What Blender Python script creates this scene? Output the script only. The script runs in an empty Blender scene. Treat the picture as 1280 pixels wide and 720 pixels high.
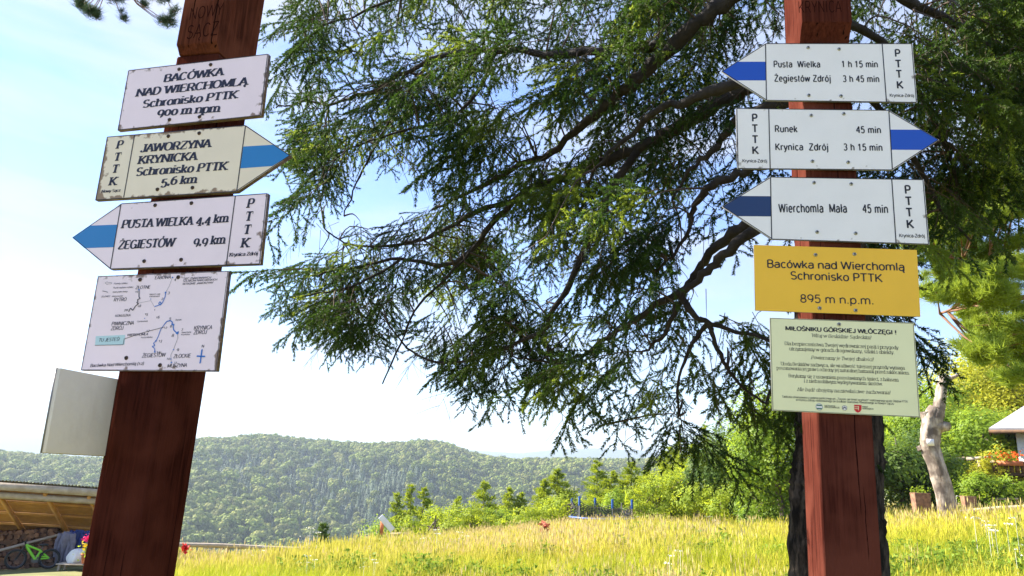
import bpy, math, random
import numpy as np
from math import sin, cos, pi, radians
from mathutils import Matrix, Vector
rnd = random.Random(7)
RG = np.random.default_rng(11)
SC = bpy.context.scene
COL = SC.collection

# ------------------------------------------------------------------ camera
FPX, PITCH, ROLL = 915.94, 0.2450037, 0.0316867
CAM = np.array([0.0, 0.0, 1.6])

def ray(px, py):
    x, y = px - 640.0, 360.0 - py
    c, s = cos(ROLL), sin(ROLL)
    x, y = c * x - s * y, s * x + c * y
    c, s = cos(PITCH), sin(PITCH)
    return np.array([x, c * FPX - s * y, s * FPX + c * y]) / FPX

def at(px, py, dist):
    """real point seen along a line of sight, dist metres away over the ground"""
    d = ray(px, py)
    return CAM + d * (dist / math.hypot(d[0], d[1]))

def az_el(px, py):
    d = ray(px, py)
    return math.atan2(d[0], d[1]), math.atan2(d[2], math.hypot(d[0], d[1]))

cam_d = bpy.data.cameras.new('camera')
cam = bpy.data.objects.new('camera', cam_d)
COL.objects.link(cam)
SC.camera = cam
cam_d.sensor_width = 36
cam_d.lens = 36 * FPX / 1280
cam_d.clip_start = 0.05
cam_d.clip_end = 30000
_f = Vector(ray(640, 360)).normalized()
_r = Vector(ray(1640, 360) - ray(640, 360)).normalized()
_u = Vector(ray(640, -640) - ray(640, 360)).normalized()
cam.matrix_world = Matrix.Translation(CAM) @ Matrix((_r, _u, -_f)).transposed().to_4x4()

# ------------------------------------------------------------------ light
SUN_EL, SUN_AZ = radians(43), radians(-67)          # azimuth from +Y, negative to the left
world = bpy.data.worlds.new('World')
SC.world = world
world.use_nodes = True
nt = world.node_tree
bg = nt.nodes['Background']
sky = nt.nodes.new('ShaderNodeTexSky')
sky.sky_type = 'NISHITA'
sky.sun_disc = False
sky.sun_elevation = SUN_EL
sky.sun_rotation = SUN_AZ
sky.altitude = 900
sky.air_density = 1.0
sky.dust_density = 0.1
sky.ozone_density = 1.0
tc = nt.nodes.new('ShaderNodeTexCoord')
mp = nt.nodes.new('ShaderNodeMapping')
mp.inputs['Scale'].default_value = (1.2, 1.2, 5.5)
cn = nt.nodes.new('ShaderNodeTexNoise')
cn.inputs['Scale'].default_value = 1.7
cn.inputs['Detail'].default_value = 7
cn.inputs['Roughness'].default_value = 0.55
cn.inputs['Distortion'].default_value = 0.4
cr = nt.nodes.new('ShaderNodeValToRGB')
cr.color_ramp.elements[0].position = 0.47
cr.color_ramp.elements[0].color = (0.06, 0.06, 0.06, 1)
cr.color_ramp.elements[1].position = 0.72
cr.color_ramp.elements[1].color = (0.9, 0.9, 0.9, 1)
mx = nt.nodes.new('ShaderNodeMix')
mx.data_type = 'RGBA'
mx.inputs['B'].default_value = (2.45, 2.55, 2.75, 1)
nt.links.new(tc.outputs['Generated'], mp.inputs['Vector'])
nt.links.new(mp.outputs[0], cn.inputs['Vector'])
nt.links.new(cn.outputs['Fac'], cr.inputs[0])
nt.links.new(cr.outputs[0], mx.inputs['Factor'])
hs = nt.nodes.new('ShaderNodeHueSaturation')
hs.inputs['Hue'].default_value = 0.512
hs.inputs['Saturation'].default_value = 1.22
hs.inputs['Value'].default_value = 0.9
nt.links.new(sky.outputs[0], hs.inputs['Color'])
nt.links.new(hs.outputs[0], mx.inputs['A'])
nt.links.new(mx.outputs['Result'], bg.inputs['Color'])
bg.inputs['Strength'].default_value = 0.10
sun_d = bpy.data.lights.new('sun', 'SUN')
sun_d.energy = 5.0
sun_d.angle = radians(0.55)
sun_d.color = (1.0, 0.93, 0.82)
sun = bpy.data.objects.new('sun', sun_d)
COL.objects.link(sun)
SUN_DIR = Vector((sin(SUN_AZ) * cos(SUN_EL), cos(SUN_AZ) * cos(SUN_EL), sin(SUN_EL)))
sun.rotation_euler = SUN_DIR.to_track_quat('Z', 'Y').to_euler()
sun.location = SUN_DIR * 60
SC.view_settings.view_transform = 'Standard'
SC.view_settings.look = 'None'
SC.view_settings.gamma = 1
SC.view_settings.exposure = 1.9
SC.cycles.max_bounces = 8
SC.cycles.transparent_max_bounces = 16
SC.cycles.volume_bounces = 0
SC.cycles.use_denoising = True

# ------------------------------------------------------------------ mesh helpers
class Geo:
    """collects vertices and faces, then links them as one mesh object"""
    def __init__(self):
        self.v, self.t, self.q, self.n = [], [], [], 0
    def add(self, V, F):
        V = np.asarray(V, float).reshape(-1, 3)
        F = np.asarray(F, int)
        if F.size:
            (self.t if F.shape[1] == 3 else self.q).append(F + self.n)
        self.v.append(V)
        self.n += len(V)
        return self
    def tube(self, P, R, k=6, cap=True):
        P = np.asarray(P, float)
        n = len(P)
        R = np.full(n, R, float) if np.isscalar(R) else np.asarray(R, float)
        T = np.gradient(P, axis=0)
        T /= np.linalg.norm(T, axis=1)[:, None] + 1e-12
        a = np.array([0, 0, 1.0]) if abs(T[0][2]) < 0.9 else np.array([1.0, 0, 0])
        rings = []
        nrm = np.cross(T[0], a)
        ang = np.arange(k) * 2 * pi / k
        for i in range(n):
            nrm = nrm - T[i] * (nrm @ T[i])
            nrm /= np.linalg.norm(nrm) + 1e-12
            b = np.cross(T[i], nrm)
            rings.append(P[i] + R[i] * (np.cos(ang)[:, None] * nrm + np.sin(ang)[:, None] * b))
        V = np.concatenate(rings)
        i, j = np.meshgrid(np.arange(n - 1), np.arange(k), indexing='ij')
        i, j = i.ravel(), j.ravel()
        j2 = (j + 1) % k
        self.add(V, np.stack([i * k + j, i * k + j2, (i + 1) * k + j2, (i + 1) * k + j], 1))
        if cap:
            for r0, pt, s in ((0, P[0], 1), ((n - 1) * k, P[-1], 0)):
                jj = np.arange(k)
                F = np.stack([np.full(k, k), (jj + 1) % k if s else jj, jj if s else (jj + 1) % k], 1)
                self.add(np.vstack([V[r0:r0 + k], pt]), F)
        return self
    def box(self, lo, hi, M=None):
        x0, y0, z0 = lo
        x1, y1, z1 = hi
        V = np.array([(x0, y0, z0), (x1, y0, z0), (x1, y1, z0), (x0, y1, z0), (x0, y0, z1), (x1, y0, z1), (x1, y1, z1), (x0, y1, z1)])
        if M is not None:
            M = np.array(M)
            V = V @ M[:3, :3].T + M[:3, 3]
        return self.add(V, [(0, 3, 2, 1), (4, 5, 6, 7), (0, 1, 5, 4), (1, 2, 6, 5), (2, 3, 7, 6), (3, 0, 4, 7)])
    def beam(self, a, b, w, h, up=(0, 0, 1)):
        a, b = np.asarray(a, float), np.asarray(b, float)
        t = b - a
        L = np.linalg.norm(t)
        t /= L
        s = np.cross(t, up)
        s /= np.linalg.norm(s)
        u = np.cross(s, t)
        M = np.eye(4)
        M[:3, 0], M[:3, 1], M[:3, 2], M[:3, 3] = t, s, u, a
        return self.box((0, -w / 2, -h / 2), (L, w / 2, h / 2), M)
    def poly(self, pts, depth_vec):
        """convex polygon extruded along depth_vec"""
        P = np.asarray(pts, float)
        n = len(P)
        Q = P + np.asarray(depth_vec, float)
        V = np.vstack([P, Q])
        i = np.arange(n)
        self.add(V, np.stack([i, (i + 1) % n, n + (i + 1) % n, n + i], 1))
        F = [(0, k, k + 1) for k in range(1, n - 1)]
        self.add(P, [f[::-1] for f in F])
        self.add(Q, F)
        return self
    def flat(self, pts):
        P = np.asarray(pts, float)
        return self.add(P, [(0, k, k + 1) for k in range(1, len(P) - 1)])
    def blob(self, c, r, seg=10, rings=6, noise=0.0, top=1.0):
        V = []
        for i in range(rings + 1):
            th = pi * i / rings
            for j in range(seg):
                ph = 2 * pi * j / seg
                k = 1 + noise * (rnd.random() - 0.5) * 2
                z = cos(th)
                V.append((c[0] + r[0] * k * sin(th) * cos(ph), c[1] + r[1] * k * sin(th) * sin(ph), c[2] + r[2] * (z * top if z > 0 else z)))
        F = [(i * seg + j, (i + 1) * seg + j, (i + 1) * seg + (j + 1) % seg, i * seg + (j + 1) % seg) for i in range(rings) for j in range(seg)]
        return self.add(V, F)
    def mesh(self, name):
        V = np.concatenate(self.v) if self.v else np.zeros((0, 3))
        T = np.concatenate(self.t) if self.t else np.zeros((0, 3), int)
        Q = np.concatenate(self.q) if self.q else np.zeros((0, 4), int)
        me = bpy.data.meshes.new(name)
        me.vertices.add(len(V))
        me.vertices.foreach_set('co', V.astype(np.float32).ravel())
        li = np.concatenate([T.ravel(), Q.ravel()]).astype(np.int32)
        me.loops.add(len(li))
        me.loops.foreach_set('vertex_index', li)
        nT, nQ = len(T), len(Q)
        me.polygons.add(nT + nQ)
        st = np.concatenate([np.arange(nT) * 3, nT * 3 + np.arange(nQ) * 4]).astype(np.int32)
        me.polygons.foreach_set('loop_start', st)
        me.update(calc_edges=True)
        return me
    def build(self, name, mat, parent=None, smooth=False, bevel=0, kind=None, label=None, M=None):
        me = self.mesh(name)
        if mat is not None:
            me.materials.append(mat)
        if smooth:
            me.polygons.foreach_set('use_smooth', np.ones(len(me.polygons), bool))
        o = bpy.data.objects.new(name, me)
        COL.objects.link(o)
        if bevel:
            b = o.modifiers.new('bevel', 'BEVEL')
            b.width, b.segments, b.limit_method = bevel, 2, 'ANGLE'
        if parent is not None:
            o.parent = parent
            if M != 'local':          # vertices given in world coordinates
                o.matrix_parent_inverse = WM[parent.name].inverted()
                WM[o.name] = Matrix.Identity(4)
            else:
                WM[o.name] = WM[parent.name].copy()
        else:
            WM[o.name] = Matrix.Identity(4)
        if kind:
            o['kind'] = kind
        if label:
            o['label'] = label
        return o

WM = {}

def thing(name, label, cat, loc=(0, 0, 0), group=None, M=None):
    o = bpy.data.objects.new(name, None)
    COL.objects.link(o)
    o.empty_display_size = 0.2
    M = Matrix.Translation(Vector(loc)) if M is None else M
    o.matrix_world = M
    WM[o.name] = M.copy()
    o['label'], o['category'] = label, cat
    if group:
        o['group'] = group
    return o

def tag(o, label, cat, group=None):
    o['label'], o['category'] = label, cat
    if group:
        o['group'] = group
    return o

# ------------------------------------------------------------------ materials
def mat(name, col, rough=0.8, col2=None, scale=6.0, stretch=(1, 1, 1), bump=0.0, bscale=None, detail=5, metal=0.0,
        trans=0.0, tcol=None, lo=0.35, hi=0.65, coord='Object', spec=0.5, col3=None, scale3=1.0, rnd_val=0.0):
    m = bpy.data.materials.new(name)
    m.use_nodes = True
    t = m.node_tree
    N, Lk = t.nodes, t.links
    b = N['Principled BSDF']
    out = N['Material Output']
    b.inputs['Roughness'].default_value = rough
    b.inputs['Metallic'].default_value = metal
    b.inputs['Specular IOR Level'].default_value = 0.15 if trans else spec
    c4 = lambda c: (c[0], c[1], c[2], 1)
    b.inputs['Base Color'].default_value = c4(col)
    csock = None
    tcn = N.new('ShaderNodeTexCoord')
    mpn = N.new('ShaderNodeMapping')
    mpn.inputs['Scale'].default_value = stretch
    Lk.new(tcn.outputs[coord], mpn.inputs['Vector'])
    if col2 is not None:
        n1 = N.new('ShaderNodeTexNoise')
        n1.inputs['Scale'].default_value = scale
        n1.inputs['Detail'].default_value = detail
        n1.inputs['Roughness'].default_value = 0.6
        r1 = N.new('ShaderNodeMapRange')
        r1.inputs['From Min'].default_value, r1.inputs['From Max'].default_value = lo, hi
        m1 = N.new('ShaderNodeMix')
        m1.data_type = 'RGBA'
        m1.inputs['A'].default_value, m1.inputs['B'].default_value = c4(col), c4(col2)
        Lk.new(mpn.outputs[0], n1.inputs['Vector'])
        Lk.new(n1.outputs['Fac'], r1.inputs['Value'])
        Lk.new(r1.outputs[0], m1.inputs['Factor'])
        csock = m1.outputs['Result']
    if col3 is not None:
        n3 = N.new('ShaderNodeTexNoise')
        n3.inputs['Scale'].default_value = scale3
        n3.inputs['Detail'].default_value = 3
        r3 = N.new('ShaderNodeMapRange')
        r3.inputs['From Min'].default_value, r3.inputs['From Max'].default_value = 0.45, 0.62
        m3 = N.new('ShaderNodeMix')
        m3.data_type = 'RGBA'
        m3.inputs['B'].default_value = c4(col3)
        Lk.new(tcn.outputs[coord], n3.inputs['Vector'])
        Lk.new(n3.outputs['Fac'], r3.inputs['Value'])
        Lk.new(r3.outputs[0], m3.inputs['Factor'])
        Lk.new(csock, m3.inputs['A'])
        csock = m3.outputs['Result']
    if rnd_val:
        oi = N.new('ShaderNodeObjectInfo')
        h = N.new('ShaderNodeHueSaturation')
        rr = N.new('ShaderNodeMapRange')
        rr.inputs['To Min'].default_value, rr.inputs['To Max'].default_value = 1 - rnd_val, 1 + rnd_val
        Lk.new(oi.outputs['Random'], rr.inputs['Value'])
        Lk.new(rr.outputs[0], h.inputs['Value'])
        if csock is None:
            h.inputs['Color'].default_value = c4(col)
        else:
            Lk.new(csock, h.inputs['Color'])
        csock = h.outputs[0]
    if csock is not None:
        Lk.new(csock, b.inputs['Base Color'])
    if bump:
        n2 = N.new('ShaderNodeTexNoise')
        n2.inputs['Scale'].default_value = bscale or scale * 3
        n2.inputs['Detail'].default_value = 6
        bp = N.new('ShaderNodeBump')
        bp.inputs['Strength'].default_value = bump
        bp.inputs['Distance'].default_value = 0.01
        Lk.new(mpn.outputs[0], n2.inputs['Vector'])
        Lk.new(n2.outputs['Fac'], bp.inputs['Height'])
        Lk.new(bp.outputs[0], b.inputs['Normal'])
    if trans:
        tr = N.new('ShaderNodeBsdfTranslucent')
        tr.inputs['Color'].default_value = c4(tcol or col)
        ms = N.new('ShaderNodeMixShader')
        ms.inputs[0].default_value = trans
        Lk.new(b.outputs[0], ms.inputs[1])
        Lk.new(tr.outputs[0], ms.inputs[2])
        Lk.new(ms.outputs[0], out.inputs['Surface'])
    return m

def wood_post(name, c1, c2, cr_=(0.012, 0.005, 0.004)):
    """stained softwood: long grain, drying cracks, knots and worn patches"""
    m = mat(name, c1, 0.95, c2, 9, (13, 13, 0.7), bump=0.3, bscale=12, spec=0.0,
            col3=(c2[0] * 1.2, c2[1] * 1.3, c2[2] * 1.3), scale3=6)
    t = m.node_tree
    N, Lk = t.nodes, t.links
    b = N['Principled BSDF']
    src = b.inputs['Base Color'].links[0].from_socket
    tcn = N.new('ShaderNodeTexCoord')
    mp_ = N.new('ShaderNodeMapping')
    mp_.inputs['Scale'].default_value = (42, 42, 0.8)
    w = N.new('ShaderNodeTexNoise')
    w.inputs['Scale'].default_value = 1.6
    w.inputs['Detail'].default_value = 2
    r = N.new('ShaderNodeMapRange')
    r.inputs['From Min'].default_value, r.inputs['From Max'].default_value = 0.68, 0.70
    mxn = N.new('ShaderNodeMix')
    mxn.data_type = 'RGBA'
    mxn.inputs['B'].default_value = (*cr_, 1)
    Lk.new(tcn.outputs['Object'], mp_.inputs['Vector'])
    Lk.new(mp_.outputs[0], w.inputs['Vector'])
    Lk.new(w.outputs['Fac'], r.inputs['Value'])
    Lk.new(src, mxn.inputs['A'])
    Lk.new(r.outputs[0], mxn.inputs['Factor'])
    # knots
    v = N.new('ShaderNodeTexVoronoi')
    v.inputs['Scale'].default_value = 3.2
    mp2 = N.new('ShaderNodeMapping')
    mp2.inputs['Scale'].default_value = (1.5, 1.5, 0.75)
    r2 = N.new('ShaderNodeMapRange')
    r2.inputs['From Min'].default_value, r2.inputs['From Max'].default_value = 0.10, 0.05
    m2 = N.new('ShaderNodeMix')
    m2.data_type = 'RGBA'
    m2.inputs['B'].default_value = (c2[0] * 0.25, c2[1] * 0.25, c2[2] * 0.25, 1)
    Lk.new(tcn.outputs['Object'], mp2.inputs['Vector'])
    Lk.new(mp2.outputs[0], v.inputs['Vector'])
    Lk.new(v.outputs['Distance'], r2.inputs['Value'])
    Lk.new(r2.outputs[0], m2.inputs['Factor'])
    Lk.new(mxn.outputs['Result'], m2.inputs['A'])
    Lk.new(m2.outputs['Result'], b.inputs['Base Color'])
    return m

def enamel(name, col, dirt=(0.16, 0.08, 0.03), amount=1.0, rough=0.38):
    """painted sheet with stains that gather along the edges"""
    m = mat(name, col, rough, tuple(c * 0.93 for c in col), 5, spec=0.4)
    t = m.node_tree
    N, Lk = t.nodes, t.links
    b = N['Principled BSDF']
    src = b.inputs['Base Color'].links[0].from_socket
    tcn = N.new('ShaderNodeTexCoord')
    sp = N.new('ShaderNodeSeparateXYZ')
    Lk.new(tcn.outputs['Generated'], sp.inputs[0])
    def edge(sock, k):
        a = N.new('ShaderNodeMath'); a.operation = 'SUBTRACT'; a.inputs[1].default_value = 0.5
        ab = N.new('ShaderNodeMath'); ab.operation = 'ABSOLUTE'
        r_ = N.new('ShaderNodeMapRange')
        r_.inputs['From Min'].default_value, r_.inputs['From Max'].default_value = 0.5 - k, 0.5
        Lk.new(sock, a.inputs[0]); Lk.new(a.outputs[0], ab.inputs[0]); Lk.new(ab.outputs[0], r_.inputs['Value'])
        return r_.outputs[0]
    ex, ez = edge(sp.outputs[0], 0.07), edge(sp.outputs[2], 0.13)
    mxx = N.new('ShaderNodeMath'); mxx.operation = 'MAXIMUM'
    Lk.new(ex, mxx.inputs[0]); Lk.new(ez, mxx.inputs[1])
    nz = N.new('ShaderNodeTexNoise'); nz.inputs['Scale'].default_value = 45; nz.inputs['Detail'].default_value = 5
    nz2 = N.new('ShaderNodeTexNoise'); nz2.inputs['Scale'].default_value = 9; nz2.inputs['Detail'].default_value = 2
    Lk.new(tcn.outputs['Object'], nz.inputs['Vector']); Lk.new(tcn.outputs['Object'], nz2.inputs['Vector'])
    pr = N.new('ShaderNodeMath'); pr.operation = 'MULTIPLY'
    Lk.new(mxx.outputs[0], pr.inputs[0]); Lk.new(nz2.outputs['Fac'], pr.inputs[1])
    ad = N.new('ShaderNodeMath'); ad.operation = 'MULTIPLY_ADD'; ad.inputs[1].default_value = 0.62 * amount
    Lk.new(pr.outputs[0], ad.inputs[0]); Lk.new(nz.outputs['Fac'], ad.inputs[2])
    r = N.new('ShaderNodeMapRange')
    r.inputs['From Min'].default_value, r.inputs['From Max'].default_value = 0.78, 0.88
    r.inputs['To Max'].default_value = 0.85
    Lk.new(ad.outputs[0], r.inputs['Value'])
    m2 = N.new('ShaderNodeMix'); m2.data_type = 'RGBA'; m2.inputs['B'].default_value = (*dirt, 1)
    Lk.new(src, m2.inputs['A']); Lk.new(r.outputs[0], m2.inputs['Factor'])
    Lk.new(m2.outputs['Result'], b.inputs['Base Color'])
    return m

M = {}
M['post_l'] = wood_post('wood_stain_dark', (0.030, 0.0075, 0.005), (0.065, 0.016, 0.010))
M['post_r'] = wood_post('wood_stain_red', (0.048, 0.0125, 0.009), (0.10, 0.027, 0.018))
M['head_lit'] = wood_post('wood_stain_sunlit', (0.055, 0.017, 0.011), (0.13, 0.038, 0.022))  # lighter copy of the post stain: sunlight on the head put into its colour
M['carve'] = mat('carved_groove', (0.02, 0.006, 0.005), 1.0, spec=0.0)
M['white_l'] = enamel('enamel_old_white', (0.95, 0.77, 0.82))
M['cream_l'] = enamel('enamel_cream', (0.88, 0.74, 0.56), (0.20, 0.10, 0.03), 1.5)
M['white_r'] = enamel('enamel_white', (0.92, 0.87, 0.86), (0.25, 0.2, 0.15), 0.75)
M['yellow'] = enamel('enamel_yellow', (0.95, 0.54, 0.03), (0.35, 0.2, 0.03), 0.3)
M['pale_green'] = enamel('print_pale_green', (0.88, 0.85, 0.52), (0.3, 0.3, 0.1), 0.25)
M['ply'] = mat('plywood_edge', (0.22, 0.15, 0.10), 0.8, (0.07, 0.04, 0.03), 30, (1, 1, 6), bump=0.3)
M['alu'] = mat('sheet_edge', (0.18, 0.18, 0.18), 0.5, metal=0.3)
M['blue_l'] = mat('paint_blue_faded', (0.008, 0.19, 0.50), 0.4)
M['blue_r'] = mat('paint_blue', (0.006, 0.075, 0.50), 0.35)
M['navy'] = mat('paint_navy', (0.006, 0.03, 0.12), 0.35)
M['ink'] = mat('ink_black', (0.014, 0.014, 0.025), 0.6)
M['ink_l'] = mat('ink_blue_black', (0.018, 0.018, 0.045), 0.6)
M['ink_faint'] = mat('ink_grey', (0.20, 0.20, 0.22), 0.6)
M['ink_blue'] = mat('ink_map_blue', (0.02, 0.16, 0.55), 0.5)
M['ink_cyan'] = mat('ink_pale_cyan', (0.50, 0.68, 0.72), 0.5)
M['ink_red'] = mat('ink_red', (0.62, 0.015, 0.02), 0.5)
M['ink_green'] = mat('ink_green', (0.05, 0.16, 0.12), 0.5)
M['screw'] = mat('screw_zinc', (0.60, 0.59, 0.56), 0.35, (0.3, 0.28, 0.25), 300, metal=0.6)
M['screw_rust'] = mat('screw_rusty', (0.16, 0.09, 0.06), 0.6, (0.05, 0.035, 0.03), 300, metal=0.6)
M['slot'] = mat('screw_slot', (0.01, 0.01, 0.01), 0.8)
M['board_back'] = mat('weathered_board', (0.80, 0.71, 0.60), 0.8, (0.66, 0.58, 0.49), 5, bump=0.15, bscale=60, col3=(0.70, 0.62, 0.52), scale3=3)
M['bark'] = mat('spruce_bark', (0.010, 0.008, 0.007), 0.98, (0.085, 0.065, 0.052), 12, (3, 3, 0.8), bump=1.0, bscale=22, spec=0.1, lo=0.42, hi=0.7)
M['limb'] = mat('spruce_limb_bark', (0.014, 0.010, 0.008), 0.95, (0.035, 0.027, 0.02), 25, bump=0.6)
M['twig'] = mat('spruce_twig', (0.09, 0.055, 0.032), 0.9, (0.05, 0.032, 0.02), 30)
M['needle'] = mat('spruce_needle', (0.008, 0.024, 0.010), 0.6, (0.024, 0.052, 0.012), 3.5, trans=0.22, tcol=(0.10, 0.20, 0.02), col3=(0.07, 0.10, 0.012), scale3=1.6)
M['needle_tip'] = mat('spruce_needle_young', (0.08, 0.15, 0.02), 0.55, (0.14, 0.20, 0.025), 3, trans=0.45, tcol=(0.34, 0.42, 0.04))
M['pine'] = mat('pine_needle', (0.13, 0.20, 0.025), 0.5, (0.22, 0.28, 0.03), 2.5, trans=0.35, tcol=(0.45, 0.55, 0.05))
M['pine_d'] = mat('pine_needle_dark', (0.028, 0.055, 0.03), 0.5, (0.04, 0.07, 0.04), 2.5, trans=0.2, tcol=(0.08, 0.13, 0.05))
M['pine_bark'] = mat('pine_bark', (0.24, 0.11, 0.05), 0.9, (0.13, 0.07, 0.04), 12, bump=0.6)
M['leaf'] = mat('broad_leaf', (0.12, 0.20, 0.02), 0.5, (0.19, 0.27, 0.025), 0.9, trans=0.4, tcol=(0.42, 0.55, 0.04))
M['leaf_y'] = mat('broad_leaf_yellow', (0.26, 0.28, 0.02), 0.5, (0.36, 0.36, 0.03), 0.9, trans=0.4, tcol=(0.7, 0.66, 0.05))
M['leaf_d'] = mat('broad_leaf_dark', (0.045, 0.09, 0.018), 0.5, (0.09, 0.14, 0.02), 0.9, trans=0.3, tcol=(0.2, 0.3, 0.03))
M['young'] = mat('young_conifer_needles', (0.17, 0.25, 0.02), 0.6, (0.27, 0.33, 0.025), 1.3, trans=0.4, tcol=(0.55, 0.62, 0.04))
M['trunk'] = mat('tree_bark', (0.10, 0.075, 0.055), 0.95, (0.2, 0.16, 0.12), 8, (2, 2, 0.6), bump=0.7)
M['deadwood'] = mat('bare_dead_wood', (0.50, 0.42, 0.34), 0.9, (0.20, 0.15, 0.11), 5, (2, 2, 0.5), bump=1.0, bscale=14, col3=(0.12, 0.09, 0.07), scale3=3.2)
M['plank'] = mat('pale_timber', (0.48, 0.40, 0.31), 0.85, (0.36, 0.28, 0.2), 6, (1, 1, 1), bump=0.3)
M['plank_dark'] = mat('brown_timber', (0.16, 0.085, 0.04), 0.85, (0.09, 0.05, 0.03), 6, bump=0.3)
M['roof_wood'] = mat('shed_underside', (0.60, 0.31, 0.09), 0.8, (0.45, 0.22, 0.06), 4, bump=0.2)
M['log'] = mat('log_bark', (0.10, 0.055, 0.035), 0.95, (0.2, 0.10, 0.06), 8, bump=0.6)
M['log_end'] = mat('log_cut', (0.34, 0.18, 0.10), 0.9, (0.16, 0.08, 0.05), 9)
M['forest_floor'] = mat('forest_floor', (0.035, 0.06, 0.02), 0.95, (0.06, 0.085, 0.03), 0.02, detail=8)
M['soil'] = mat('soil_and_turf', (0.09, 0.10, 0.02), 0.95, (0.20, 0.18, 0.05), 0.7, bump=0.5, bscale=6, detail=8, coord='Object')

# ------------------------------------------------------------------ terrain
def interp(tab, a):
    return float(np.interp(a, tab[0], tab[1]))

def prof(pts):
    A = sorted(az_el(*p) for p in pts)
    return np.array([a[0] for a in A]), np.array([a[1] for a in A])

RIDGE = prof([(-300, 556), (-60, 560), (0, 563), (60, 568), (125, 572), (180, 560), (250, 547), (330, 542), (370, 545), (400, 549), (430, 551), (480, 553), (530, 549),
              (560, 553), (590, 565), (640, 573), (700, 571), (760, 573), (830, 572), (880, 574), (950, 577), (1280, 592), (1600, 600)])
FAR = prof([(-300, 540), (-50, 530), (0, 533), (30, 537), (60, 544), (120, 553), (180, 562), (300, 568), (480, 568), (570, 561), (600, 564), (650, 567), (690, 563),
            (740, 561), (800, 564), (850, 566), (900, 569), (1000, 575), (1280, 588), (1600, 600)])
BROW_A = np.radians([-180, -60, -34, -26, -16, -8, 0, 8, 14, 20, 60, 180])
BROW_R = np.array([60, 32, 32, 25, 25, 29, 34, 36, 42, 70, 90, 60.0])
R_RIDGE, R_FAR = 1100.0, 6500.0

def ss(a, b, t):
    u = np.clip((t - a) / (b - a), 0, 1)
    return u * u * (3 - 2 * u)

def near_z(x, y):
    x, y = np.asarray(x, float), np.asarray(y, float)
    z = np.where(x < 0, 0.095 * x, 0.08 * x) - 0.04 * y + 0.66 * ss(8.6, 11.0, -x) * ss(8, 14, y)
    k = np.clip((np.hypot(x, y) - 3) / 9, 0, 1)
    return z * k + 0.05 * np.sin(x * 0.9 + 1) * np.sin(y * 0.7) * k

def ground_z(x, y):
    x, y = np.asarray(x, float), np.asarray(y, float)
    r = np.hypot(x, y)
    a = np.arctan2(x, y)
    rb = np.interp(a, BROW_A, BROW_R)
    k = np.minimum(1, rb / np.maximum(r, 1e-6))
    zb = near_z(x * k, y * k)
    d = np.maximum(r - rb, 0)
    slope = np.interp(a, np.radians([-180, -40, 8, 20, 60, 180]), [0.1, 0.34, 0.34, 0.12, 0.08, 0.1])
    z1 = np.maximum(zb - slope * d * np.clip(d / 12, 0.3, 1), -95 + 0 * d)
    el = np.interp(a, *RIDGE)
    zr = 1.6 + R_RIDGE * np.tan(el) - 17
    u = ss(480, R_RIDGE, r)
    bump = (np.sin(x * 0.011 + 1.3) * np.sin(y * 0.008) * 14 + np.sin(x * 0.027 + y * 0.013) * 7 + np.sin(x * .05 - y * .03) * 3) * np.sin(np.pi * u)
    z2 = z1 * (1 - u) + zr * u + bump
    ef = np.interp(a, *FAR)
    zf = 1.6 + R_FAR * np.tan(ef)
    v = ss(R_RIDGE + 60, 1900, r)
    z3 = z2 * (1 - v) + -60 * v
    w = ss(2600, R_FAR, r)
    z4 = z3 * (1 - w) + zf * w
    t = ss(R_FAR, 9000, r)
    z4 = z4 * (1 - t) + -60 * t
    out = np.where(np.abs(a) > radians(75), 1, 0)
    calm = np.clip((np.abs(a) - radians(75)) / radians(20), 0, 1)
    return np.where(r < rb, near_z(x, y), z4 * (1 - calm) + z1 * calm)

def build_ground():
    rs = np.concatenate([[0.0], np.linspace(1, 60, 60), np.geomspace(62, 9500, 110)])
    az = np.concatenate([np.radians(np.arange(-180, -46, 4.0)), np.radians(np.arange(-46, 46, 0.5)), np.radians(np.arange(46, 180, 4.0))])
    R_, A_ = np.meshgrid(rs, az, indexing='ij')
    X, Y = R_ * np.sin(A_), R_ * np.cos(A_)
    Z = ground_z(X, Y)
    n, m = R_.shape
    i, j = np.meshgrid(np.arange(n - 1), np.arange(m), indexing='ij')
    i, j = i.ravel(), j.ravel()
    j2 = (j + 1) % m
    g = Geo().add(np.stack([X, Y, Z], -1).reshape(-1, 3), np.stack([i * m + j, (i + 1) * m + j, (i + 1) * m + j2, i * m + j2], 1))
    o = g.build('ground', M['soil'], smooth=True, kind='structure')
    o.data.materials.append(M['forest_floor'])
    rb = np.interp(A_[i, j], BROW_A, BROW_R)
    o.data.polygons.foreach_set('material_index', (R_[i, j] > rb + 3).astype(np.int32))
    return o
build_ground()

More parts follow.
